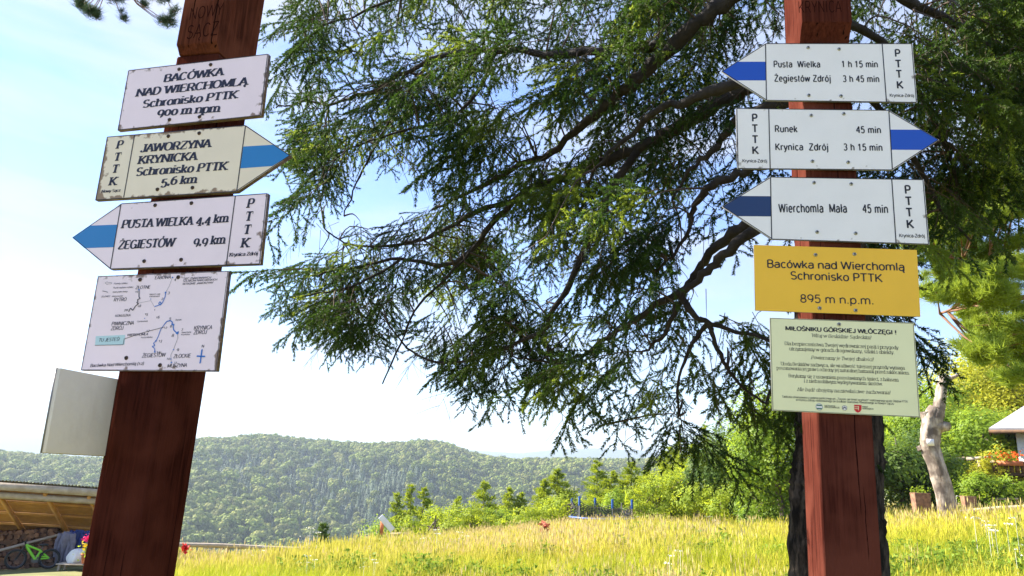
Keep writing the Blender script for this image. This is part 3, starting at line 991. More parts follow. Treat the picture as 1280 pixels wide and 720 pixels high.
# ------------------------------------------------------------------ signs
def build_sign(pl, label, corners, thick, face, edge, screws, texts=(), lines=(), stripe=None, group=None, ink='ink', smat='screw',
               name='trail_sign', cat='trail sign', border=0.0022, lettering=None, extra=None, tip=None):
    """corners: face outline in the photograph, clockwise from top left (an arrow has its tip among them)"""
    C = np.array([pl.uv(*c) for c in corners])
    O = np.array([C[:, 0].mean(), C[:, 1].min()])
    t = thing(name, label, cat, group=group, M=pl.mat(O[0], O[1]))
    Lc = C - O
    g = Geo()
    P = np.stack([Lc[:, 0], np.full(len(Lc), 0.0005), Lc[:, 1]], 1)
    g.poly(P, (0, thick - 0.0005, 0))
    g.build('board', edge, t, M='local')
    g = Geo().flat(np.stack([Lc[:, 0], np.zeros(len(Lc)), Lc[:, 1]], 1))
    g.build('painted_face', face, t, M='local')
    def q(px, py):
        return pl.uv(px, py) - O
    def strip(pts, w, y, gg):
        v, f = stroke_quads(pts, lambda T: np.full(len(T), w))
        gg.add(np.stack([v[:, 0], np.full(len(v), y), v[:, 1]], 1), f)
    if border:
        g = Geo()
        cen = Lc.mean(0)
        k = Lc + (cen - Lc) / np.linalg.norm(cen - Lc, axis=1)[:, None] * 0.0025
        for i in range(len(k)):
            strip([k[i], k[(i + 1) % len(k)]], border, -0.0004, g)
        g.build('border_line', M['ink'], t, M='local')
    if stripe:
        m_, pts = stripe
        g = Geo().flat([(a[0], -0.0003, a[1]) for a in (q(*p) for p in pts)])
        g.build('trail_stripe', M[m_], t, M='local')
    for a, b in lines:
        g = Geo()
        strip([q(*a), q(*b)], 0.0028, -0.0005, g)
        g.build('divider_line', M['ink'], t, M='local')
    for d in texts:
        txt, a, b, cap = d[:4]
        o = d[4] if len(d) > 4 else {}
        A, B = q(*a), q(*b)
        hcap = cap
        s_ = o.get('slant', 0.0)
        A2, B2 = A, B
        ax = (B2 - A2) / np.linalg.norm(B2 - A2)
        up = np.array([-ax[1], ax[0]])
        g = Geo()
        text_geo(g, txt, o.get('thick', 110), o.get('thin'), o.get('serif', False), s_, o.get('track', 0),
                 place=lambda fx, fy: (A2[0] + (B2 - A2)[0] * fx + up[0] * hcap * fy, -0.0006, A2[1] + (B2 - A2)[1] * fx + up[1] * hcap * fy), oldstyle=o.get('old', False))
        g.build('lettering', M[o.get('ink', ink)], t, M='local')
    for s_ in screws:
        c = q(*s_)
        g = Geo()
        R_ = 0.0052
        V, F = [], []
        for i, (rr, yy) in enumerate(((1.0, 0.0), (0.95, -0.0012), (0.7, -0.0024), (0.3, -0.003), (0.02, -0.0031))):
            for j in range(12):
                V.append((c[0] + R_ * rr * cos(j * pi / 6), yy, c[1] + R_ * rr * sin(j * pi / 6)))
        F = [(i * 12 + j, i * 12 + (j + 1) % 12, (i + 1) * 12 + (j + 1) % 12, (i + 1) * 12 + j) for i in range(4) for j in range(12)]
        g.add(V, F)
        sc_ = g.build('screw', M[smat], t, smooth=True, M='local')
        g = Geo()
        an = rnd.uniform(0, pi)
        for k in (0, pi / 2):
            d = np.array([cos(an + k), sin(an + k)]) * R_ * 0.72
            strip([c - d, c + d], 0.0016, -0.0034, g)
        g.build('cross_slot', M['slot'], sc_, M='local')
    if extra:
        extra(t, q, strip)
    return t

Z = lambda ox, oy, s: (lambda x, y: (ox + s * x, oy + s * y))
za, zb = Z(890, 0, 300 / 982), Z(890, 200, 300 / 1080)
zc = Z(950, 390, 210 / 1080)
sans = dict(thick=165, thin=110, track=75)
bold = dict(thick=165, thin=135, track=20)
def pttk(cs, capf, xs, **k):
    out = []
    for ch, (x, y) in zip('PTTK', cs):
        w = xs * {'P': 0.86, 'T': 0.92, 'K': 1.0}[ch]
        out.append((ch, (x - w / 2, y + capf * 0.5), (x + w / 2, y + capf * 0.5 + k.get('dy', 0)), k['cap'], k['o']))
    return out
CAPM = lambda pl, px: px / (FPX / pl.d) * 1.0
small = dict(thick=130, thin=110, track=10)

c_ = 0.0190
R1 = [('Pusta  Wielka', za(252, 275), za(443, 275.5), c_, sans), ('1 h 15 min', za(530, 275), za(679, 275.5), c_, sans),
      ('Żegiestów Zdrój', za(255, 333), za(487, 334), c_, sans), ('3 h 45 min', za(535, 335), za(685, 336), c_, sans),
      ('Krynica-Zdrój', za(727, 396), za(827, 397), 0.0088, small)]
R1 += pttk([za(760, 217), za(763, 261), za(766, 303), za(770, 347)], 9.0, 8.2, cap=0.0215, o=bold)
build_sign(PLR, 'white arrow sign pointing left with blue tip reading Pusta Wielka, topmost on the right post',
           [(956.6, 54.1), (1140.5, 54.4), (1146.6, 128.3), (957.8, 125.9), (901.6, 89.2)], 0.005, M['white_r'], M['alu'],
           [za(393, 195), za(520, 201), za(396, 390), za(528, 393)], R1, [((1102.6, 55), (1108, 127.3)), ((956.9, 55), (958, 125.4))],
           ('blue_r', [(957, 77.2), (957.4, 100.6), (918.8, 100.5), (902.5, 89.2), (920.8, 77.2)]), group='arrow signs on the right post')
R2 = [('Runek', za(257, 540), za(350, 541), c_, sans), ('45 min', za(590, 544), za(692, 545), c_, sans),
      ('Krynica  Zdrój', za(259, 614), za(477, 615), c_, sans), ('3 h 15 min', za(538, 615), za(698, 617), c_, sans),
      ('Krynica-Zdrój', za(124, 664), za(226, 665), 0.0088, small)]
R2 += pttk([za(175, 482), za(176, 526), za(177, 571), za(178, 615)], 9.0, 8.2, cap=0.0215, o=bold)
build_sign(PLR, 'white arrow sign pointing right with blue tip reading Runek and Krynica Zdrój',
           [(919.9, 135.3), (1110.6, 137.5), (1174, 174.7), (1115.5, 212.9), (921.5, 210.8)], 0.005, M['white_r'], M['alu'],
           [za(406, 473), za(539, 466), za(411, 660), za(557, 664)], R2, [((960.9, 136), (962.7, 210.8)), ((1111, 138), (1115.4, 212.4))],
           ('blue_r', [(1112.5, 162), (1152.5, 162.2), (1173, 174.7), (1153.3, 187.4), (1114, 187.2)]), group='arrow signs on the right post')
R3 = [('Wierchomla  Mała', zb(301, 235), zb(608, 236), 0.0232, dict(sans, track=75)), ('45 min', zb(678, 237), zb(793, 238.5), 0.0225, sans),
      ('Krynica-Zdrój', zb(842, 347), zb(958, 349.5), 0.0092, small)]
R3 += pttk([zb(882, 134), zb(886, 186), zb(889, 237), zb(893, 289)], 9.6, 9.0, cap=0.0222, o=bold)
build_sign(PLR, 'white arrow sign pointing left with dark navy tip reading Wierchomla Mała',
           [(962.8, 220.8), (1154.7, 224.4), (1161.7, 305.6), (964.5, 299.4), (902.5, 258.3)], 0.005, M['white_r'], M['alu'],
           [zb(459, 102), zb(626, 108), zb(473, 324), zb(646, 330)], R3, [((1114.6, 224.2), (1120, 303.9)), ((963.1, 221.5), (964.6, 299))],
           ('navy', [(963.3, 245.3), (963.9, 270.6), (920.9, 270.2), (903.3, 258.3), (923.8, 245)]), group='arrow signs on the right post')
ar = dict(thick=122, thin=100, track=18)
build_sign(PLR, 'yellow rectangular sign with black lettering Bacówka nad Wierchomlą, under the white arrows',
           [(942.2, 306.1), (1146.1, 312.5), (1150.6, 395.8), (944.2, 388)], 0.005, M['yellow'], M['alu'],
           [zb(466, 427), zb(641, 424), zb(484, 667), zb(646, 677)],
           [('Bacówka nad Wierchomlą', zb(247, 483), zb(868, 498), 0.0205, ar), ('Schronisko PTTK', zb(352, 536), zb(768, 549), 0.0205, ar),
            ('895 m n.p.m.', zb(396, 640), zb(730, 650), 0.0205, dict(ar, thick=95))], border=0.0, name='hut_sign', cat='sign')
st = dict(thick=90, thin=50, serif=True)
it = dict(thick=80, thin=50, slant=0.22, serif=True)
def logos(t, q, strip):
    def disc(cx, cy, r_, m, y=-0.0007, ra=0.0):
        c = q(*zc(cx, cy))
        e = q(*zc(cx + r_, cy))
        R_ = np.linalg.norm(e - c)
        g = Geo()
        P = [(c[0] + R_ * cos(k * pi / 8), y, c[1] + R_ * sin(k * pi / 8)) for k in range(16)]
        if ra:
            strip([(p[0], p[2]) for p in P] + [(P[0][0], P[0][2])], R_ * ra, y, g)
        else:
            g.flat(P)
        return g
    disc(380, 610, 24, 0).build('round_emblem', M['white_r'], t, M='local')
    g = disc(380, 610, 21, 0, -0.0011, 0.12)
    for yy in (600, 620):
        strip([q(*zc(364, yy)), q(*zc(396, yy + 1))], 0.0032, -0.0012, g)
    g.build('emblem_mark', M['ink_green'], t, M='local')
    disc(543, 617, 17, 0).build('round_emblem', M['white_r'], t, M='local')
    g = disc(543, 617, 15, 0, -0.0011, 0.16)
    strip([q(*zc(533, 622)), q(*zc(543, 610))], 0.002, -0.0012, g)
    strip([q(*zc(543, 610)), q(*zc(553, 622))], 0.002, -0.0012, g)
    g.build('emblem_mark', M['ink_l'], t, M='local')
    P = [q(*zc(*p)) for p in ((605, 596), (652, 598), (652, 628), (642, 642), (629, 648), (616, 641), (605, 627))]
    Geo().flat([(p[0], -0.0007, p[1]) for p in P]).build('shield_emblem', M['ink_red'], t, M='local')
    g = Geo()
    for yy in (609, 621):
        strip([q(*zc(606, yy)), q(*zc(630, yy + 1))], 0.0013, -0.0012, g)
    strip([q(*zc(632, 604)), q(*zc(632, 632))], 0.0012, -0.0012, g)
    g.build('emblem_mark', M['pale_green'], t, M='local')
tiny = dict(thick=110, thin=80, slant=0.18)
R5 = [('MIŁOŚNIKU GÓRSKIEJ WŁÓCZĘGI !', zc(163, 117), zc(878, 144), 0.0104, dict(thick=175, thin=140)),
      ('Witaj w Beskidzie Sądeckim!', zc(331, 161), zc(715, 175), 0.0088, it),
      ('Dla bezpieczeństwa Twojej wędrowniczej pasji i przygody', zc(158, 212), zc(890, 240), 0.0088, st),
      ('utrzymujemy w górach drogowskazy, szlaki i obiekty.', zc(188, 246), zc(865, 271), 0.0088, st),
      ('Powierzamy je Twojej dbałości!', zc(328, 302), zc(730, 316), 0.0085, it),
      ('Uroda Beskidów zachwyca, ale wrażliwość tutejszej przyrody wymaga', zc(134, 342), zc(930, 370), 0.0085, st),
      ('poszanowania jej praw i ochrony jej naturalnej harmonii przed zakłócaniem.', zc(107, 369), zc(962, 402), 0.0085, st),
      ('Borykamy się z usuwaniem pozostawionych śmieci, z hałasem', zc(183, 419), zc(890, 447), 0.0085, st),
      ('i z niefrasobliwym wydeptywaniem skrótów.', zc(283, 452), zc(790, 473), 0.0085, st),
      ('Nie bądź obojętny na niewłaściwe zachowania!', zc(240, 507), zc(838, 529), 0.0085, it),
      ('Tabliczka sfinansowana z zadania publicznego pn. „Turysto, nie śmieć w górach” realizowanego przez Oddział PTTK', zc(140, 550), zc(950, 583), 0.0052, tiny),
      ('w Krynicy-Zdroju realizowanego ze środków Starostwa Powiatowego w Nowym Sączu', zc(230, 570), zc(860, 596), 0.0052, tiny),
      ('POLSKIE TOW. TURYSTYCZNO', zc(415, 607), zc(484, 610), 0.0034, small), ('KRAJOZNAWCZE', zc(415, 616), zc(512, 620), 0.0034, small),
      ('POWIAT', zc(658, 614), zc(694, 616), 0.0036, small), ('NOWOSĄDECKI', zc(658, 625), zc(730, 628), 0.0034, small)]
build_sign(PLR, 'pale green notice board with small print and a red shield, under the yellow sign',
           [(962.1, 397.2), (1142.5, 403.6), (1150.2, 521.8), (965.2, 513.1)], 0.005, M['pale_green'], M['alu'],
           [zc(508, 80)], R5, border=0.0012, name='notice_board', cat='notice board', extra=logos)

# left cluster: thick plywood boards with serif italic lettering
z1, z2, z4 = Z(80, 0, 300 / 1271), Z(80, 150, 300 / 1137), Z(80, 330, 220 / 1092)
si = dict(thick=205, thin=80, serif=True, slant=0.10, track=14, ink='ink_l', old=True)
cp = 0.0218
build_sign(PLL, 'pinkish white rectangular sign reading BACÓWKA NAD WIERCHOMLĄ, topmost on the left post',
           [(160.2, 88), (335.6, 67.3), (326.6, 144.5), (146.8, 162.9)], 0.012, M['white_l'], M['ply'],
           [z1(610, 367), z1(777, 343), z1(559, 634), z1(718, 619)],
           [('BACÓWKA', z1(527, 435), z1(840, 398), cp, si), ('NAD WIERCHOMLĄ', z1(380, 512), z1(968, 449), cp, si),
            ('Schronisko PTTK', z1(413, 571), z1(915, 520), cp, si), ('900 m npm', z1(492, 615), z1(822, 593), cp * 1.05, si)],
           smat='screw_rust', name='hut_sign', cat='sign')
S2 = [('JAWORZYNA', z2(360, 153), z2(692, 128), cp, si), ('KRYNICKA', z2(350, 209), z2(626, 189), cp, si),
      ('Schronisko PTTK', z2(338, 265), z2(770, 236), cp, si), ('5,6 km', z2(458, 309), z2(626, 299), cp, si), ('Nowy Sącz', z2(177, 345), z2(267, 339), 0.0075, si)]
S2 += pttk([z2(262, 118), z2(250, 176), z2(240, 233), z2(229, 292)], 9.6, 8.8, cap=0.0222, dy=-0.6, o=si)
build_sign(PLL, 'cream rust stained arrow sign pointing right with blue tip reading JAWORZYNA KRYNICKA',
           [(133.6, 171.1), (307.5, 156.3), (363.2, 194.3), (295.9, 239.7), (118.8, 250.3)], 0.012, M['cream_l'], M['ply'],
           [z2(495, 77), z2(641, 63), z2(443, 329), z2(609, 321)], S2, [((168.4, 168.5), (154.7, 246.9)), ((307, 157), (296, 239.2))],
           ('blue_l', [(304.2, 183.2), (341.6, 181), (361.8, 194.3), (340.5, 207.6), (300.5, 210.5)]), group='arrow signs on the left post', smat='screw_rust')
S3 = [('PUSTA WIELKA', z2(272, 513), z2(607, 496), cp * .98, si), ('4,4 km', z2(625, 492), z2(776, 484), cp, si),
      ('ŻEGIESTÓW', z2(255, 612), z2(520, 599), cp, si), ('9,9 km', z2(612, 593), z2(761, 586), cp, si), ('Krynica Zdrój', z2(783, 647), z2(918, 640), 0.0088, si)]
S3 += pttk([z2(882, 397), z2(873, 459), z2(865, 522), z2(856, 585)], 10.2, 9.4, cap=0.0232, dy=-0.4, o=si)
build_sign(PLL, 'pinkish white arrow sign pointing left with blue tip reading PUSTA WIELKA 4,4 km',
           [(151.8, 254.2), (334.7, 241.6), (325.4, 330.2), (137.5, 336.8), (90, 297)], 0.012, M['white_l'], M['ply'],
           [z2(432, 404), z2(604, 394), z2(380, 669), z2(555, 662)], S3, [((151.4, 255), (137.9, 336.3)), ((294.3, 244.7), (282.9, 331.4))],
           ('blue_l', [(147.2, 280.8), (142.6, 309), (105.5, 310.2), (91.2, 297), (113.4, 282)]), group='arrow signs on the left post', smat='screw_rust')

def trail_map(t, q, strip):
    def way(pts, w, m, nm='ski_trail_line'):
        g = Geo()
        P = [q(*z4(*p)) for p in pts]
        for i in range(len(P) - 1):
            strip([P[i], P[i + 1]], w, -0.0008 - i * 1e-5, g)
        g.build(nm, M[m], t, M='local')
    g = Geo().flat([(p[0], -0.0003, p[1]) for p in (q(*z4(*a)) for a in ((198, 448), (380, 440), (375, 500), (193, 505)))])
    g.build('here_flag', M['ink_cyan'], t, M='local')
    way([(193, 505), (368, 501), (374, 466), (470, 432), (620, 392)], 0.0012, 'ink', 'here_pointer')
    way([(467, 158), (466, 205), (474, 214), (456, 222), (460, 232), (452, 240), (464, 246), (444, 262), (428, 288), (414, 274), (402, 298)], 0.0022, 'ink')
    way([(462, 243), (540, 228), (560, 262)], 0.0006, 'ink_faint')
    way([(672, 88), (655, 135), (632, 176)], 0.0008, 'ink_faint')
    way([(632, 176), (628, 205), (612, 240), (598, 256), (588, 246), (596, 234), (606, 246), (585, 258), (562, 265)], 0.0022, 'ink_blue')
    way([(626, 372), (640, 356), (662, 352), (674, 362), (670, 380), (684, 374), (678, 392), (682, 410), (700, 428), (712, 420), (706, 436), (696, 428)], 0.0026, 'ink_blue')
    way([(626, 372), (600, 408), (586, 450), (572, 478), (556, 492), (566, 506), (548, 512), (562, 524), (566, 544)], 0.0020, 'ink_blue')
    way([(706, 436), (708, 458), (692, 500), (680, 532), (664, 565), (666, 612)], 0.0010, 'ink_faint')
    way([(857, 533), (846, 614)], 0.0036, 'ink_blue', 'compass_mark')
    way([(828, 572), (874, 574)], 0.0036, 'ink_blue', 'compass_mark')
    way([(256, 118), (270, 110), (272, 114), (296, 116), (296, 124), (272, 124), (270, 129), (256, 118)], 0.0008, 'ink_faint', 'legend_mark')
    way([(240, 168), (262, 172), (274, 176)], 0.0014, 'ink', 'legend_mark')
    g = Geo()
    for x, y, r_ in ((675, 84, 6), (632, 178, 7), (467, 160, 6), (572, 478, 7), (565, 545, 7), (706, 430, 8), (681, 532, 5), (665, 590, 5), (668, 612, 6), (540, 218, 4), (502, 338, 4), (672, 372, 6), (858, 534, 6), (846, 613, 6), (829, 572, 6), (873, 574, 6)):
        c = q(*z4(x, y))
        R_ = r_ * 0.000335
        g.flat([(c[0] + R_ * cos(k * pi / 4), -0.0012, c[1] + R_ * sin(k * pi / 4)) for k in range(8)])
    g.build('town_dots', M['ink_blue'], t, M='local')
ms = dict(thick=125, thin=75, slant=0.16, ink='ink_l', old=True)
mt_ = dict(thick=110, thin=90, slant=0.12, ink='ink_l')
def mtx(txt, x0, x1, y, h, o=None):
    dy = -(x1 - x0) * 0.045
    return (txt, z4(x0, y), z4(x1, y + dy), h * 0.00044, o or ms)
MAP = [mtx('ŁABOWA', 563, 662, 95, 17), mtx('4', 684, 696, 102, 14), mtx('SIEĆ ZNAKOWANYCH', 740, 912, 97, 11), mtx('SZLAKÓW NARCIARSKICH', 737, 950, 112, 11), mtx('W PAŚMIE JAWORZYNY', 735, 926, 130, 11),
       mtx('Punkty szlaku', 310, 395, 127, 9, mt_), mtx('Punkt wyboru szlaku', 305, 430, 153, 9, mt_), mtx('Kierunek trasy', 302, 395, 179, 9, mt_), mtx('JELENIEC', 230, 288, 207, 9), mtx('Miejscowość', 297, 366, 205, 8, mt_),
       mtx('ZŁOTNE', 443, 535, 156, 18), mtx('19', 440, 458, 178, 12), mtx('RYTRO', 308, 386, 233, 20), mtx('18', 455, 477, 268, 13), mtx('20', 372, 396, 293, 15), mtx('KOKUSZKA', 317, 412, 329, 13),
       mtx('Wierch nad', 530, 596, 193, 8, mt_), mtx('Kamieniem', 530, 594, 206, 8, mt_), mtx('1', 558, 567, 291, 14), mtx('2', 604, 616, 222, 14), mtx('3', 643, 656, 184, 14), mtx('15', 499, 521, 318, 14), mtx('16', 570, 592, 338, 14),
       mtx('Cyrlanowa', 453, 520, 361, 8, mt_), mtx('PIWNICZNA', 294, 432, 382, 20), mtx('ZDRÓJ', 290, 367, 411, 20), mtx('5', 652, 665, 344, 15), mtx('Runek', 692, 730, 352, 9, mt_), mtx('12', 618, 640, 401, 13), mtx('6', 657, 670, 394, 14),
       mtx('17', 510, 531, 420, 13), mtx('WIERCHOMLA', 392, 521, 448, 13), mtx('Pusta Wielka', 478, 549, 461, 8, mt_), mtx('7', 727, 738, 413, 14), mtx('Jaworzyna', 727, 789, 429, 8, mt_), mtx('Krynicka', 727, 780, 443, 8, mt_), mtx('8', 667, 681, 452, 15),
       mtx('KRYNICA', 805, 918, 409, 21), mtx('ZDRÓJ', 803, 885, 437, 21), mtx('13', 586, 608, 484, 14), mtx('14', 574, 597, 554, 14), mtx('ŻEGIESTÓW', 483, 628, 581, 21), mtx('9', 699, 713, 538, 15), mtx('10', 635, 657, 595, 14),
       mtx('ZŁOCKIE', 678, 786, 584, 20), mtx('11', 682, 702, 618, 13), mtx('MUSZYNA', 640, 762, 643, 19), mtx('N', 853, 868, 518, 14), mtx('TU JESTEŚ!', 214, 345, 482, 18), mtx('Bacówka Nad Wierchomlą (12)', 162, 496, 640, 17, dict(ms, old=True))]
build_sign(PLL, 'pinkish white trail map board with blue paths and pale flag on the left post',
           [(122.3, 345.1), (286, 338.5), (270.4, 464), (100.8, 463)], 0.012, M['white_l'], M['ply'],
           [z4(472, 97), z4(709, 82), z4(387, 583), z4(596, 628)], MAP, border=0.0016, name='map_board', cat='map board', smat='screw_rust', extra=trail_map)

def side_plates():
    # board screwed to the left flank of the left post, its bare back towards us
    x0 = uL0 - 0.001
    A, B = PLL.uv(75, 458), PLL.uv(130, 574)
    # solve where the line of sight meets the flank plane
    def flank(px, py, u):
        r = ray(px, py)
        k = u / (r @ PLL.u)
        P = r * k
        return -(P @ PLL.n) - PLL.d, P @ PLL.v
    w0, v0 = flank(75, 460, x0 - 0.002)
    w1, v1 = flank(58, 566, x0 - 0.002)
    w2, v2 = flank(143, 476, x0 - 0.002)
    t = thing('side_board', 'bare grey back of a board screwed to the left flank of the left post', 'board', M=PLL.mat(x0, min(v0, v1), w0))
    zt, zb_ = v0 - min(v0, v1), v1 - min(v0, v1)
    g = Geo().box((-0.012, 0, zb_), (-0.0005, 0.013 + 0.15 - w0, zt))
    g.build('board', M['board_back'], t, bevel=0.001, M='local')
    g = Geo().box((-0.013, -0.0015, zb_ - 0.001), (-0.0095, 0.013 + 0.15 - w0, zt + 0.001))
    g.build('metal_face', M['alu'], t, M='local')
side_plates()

# ------------------------------------------------------------------ the old spruce behind the right post
def spray(seed, L=0.42, fresh=False):
    """one needle-bearing spray, stem along +X, side twigs drooping: (needles V,F), (stems V,F)"""
    r = np.random.default_rng(seed)
    NV, SV = [], Geo()
    def twig(p0, d, l, lvl):
        n = 5 if lvl == 0 else 3
        P = [p0]
        dd = d.copy()
        for k in range(n):
            dd = dd + np.array([0, 0, -0.10 if lvl else -0.05]) + r.normal(0, 0.045, 3)
            dd /= np.linalg.norm(dd)
            P.append(P[-1] + dd * l / n)
        P = np.array(P)
        if lvl < 2:
            SV.tube(P, np.linspace(0.0022 if lvl == 0 else 0.0013, 0.0007, n + 1), 3, cap=False)
        # needles
        m = int(l * 640)
        t = r.uniform(0.06 if lvl else 0.25, 1.0, m) * n
        i = np.minimum(t.astype(int), n - 1)
        B = P[i] + (P[i + 1] - P[i]) * (t - i)[:, None]
        T = P[i + 1] - P[i]
        T /= np.linalg.norm(T, axis=1)[:, None]
        q = r.normal(size=(m, 3))
        q -= T * (q * T).sum(1)[:, None]
        q /= np.linalg.norm(q, axis=1)[:, None]
        D = T * 0.95 + q
        D /= np.linalg.norm(D, axis=1)[:, None]
        W = np.cross(D, r.normal(size=(m, 3)))
        W /= np.linalg.norm(W, axis=1)[:, None]
        ln = r.uniform(0.012, 0.018, m)[:, None]
        NV.append(np.stack([B - W * 0.0023, B + W * 0.0023, B + D * ln], 1))
        return P
    P = twig(np.zeros(3), np.array([1, 0, 0.12]), L, 0)
    s = -1
    for u in np.arange(0.08, 0.98, 0.082):
        s = -s
        k = u * 5
        i = min(int(k), 4)
        b = P[i] + (P[i + 1] - P[i]) * (k - i)
        l = L * (0.62 - 0.40 * u) * r.uniform(0.7, 1.2)
        T = P[i + 1] - P[i]
        T /= np.linalg.norm(T)
        d = T * 0.75 + np.array([0, s, 0]) * 0.75 + np.array([0, 0, -0.15]) + r.normal(0, .22, 3)
        Q = twig(b, d / np.linalg.norm(d), l, 1)
        if l > 0.14:
            for w, sg in ((0.4, 1), (0.7, -1)):
                j = int(w * 3)
                T2 = Q[j + 1] - Q[j]
                T2 /= np.linalg.norm(T2)
                sd = np.cross(T2, [0, 0, 1]) * sg
                d2 = T2 * 0.8 + sd * 0.6 + np.array([0, 0, -0.25])
                twig(Q[j], d2 / np.linalg.norm(d2), l * r.uniform(0.35, 0.55), 2)
    nv = np.concatenate(NV)
    return nv.reshape(-1, 3), np.arange(len(nv) * 3).reshape(-1, 3), SV

def in_poly(x, y, poly):
    c = False
    n = len(poly)
    for i in range(n):
        x1, y1 = poly[i]
        x2, y2 = poly[i - 1]
        if (y1 > y) != (y2 > y) and x < (x2 - x1) * (y - y1) / (y2 - y1) + x1:
            c = not c
    return c

def smooth_path(P, k=4):
    P = np.asarray(P, float)
    out = []
    for i in range(len(P) - 1):
        p0, p1, p2, p3 = P[max(i - 1, 0)], P[i], P[i + 1], P[min(i + 2, len(P) - 1)]
        for j in range(k):
            t = j / k
            out.append(0.5 * (2 * p1 + (p2 - p0) * t + (2 * p0 - 5 * p1 + 4 * p2 - p3) * t * t + (3 * p1 - p0 - 3 * p2 + p3) * t ** 3))
    out.append(P[-1])
    return np.array(out)

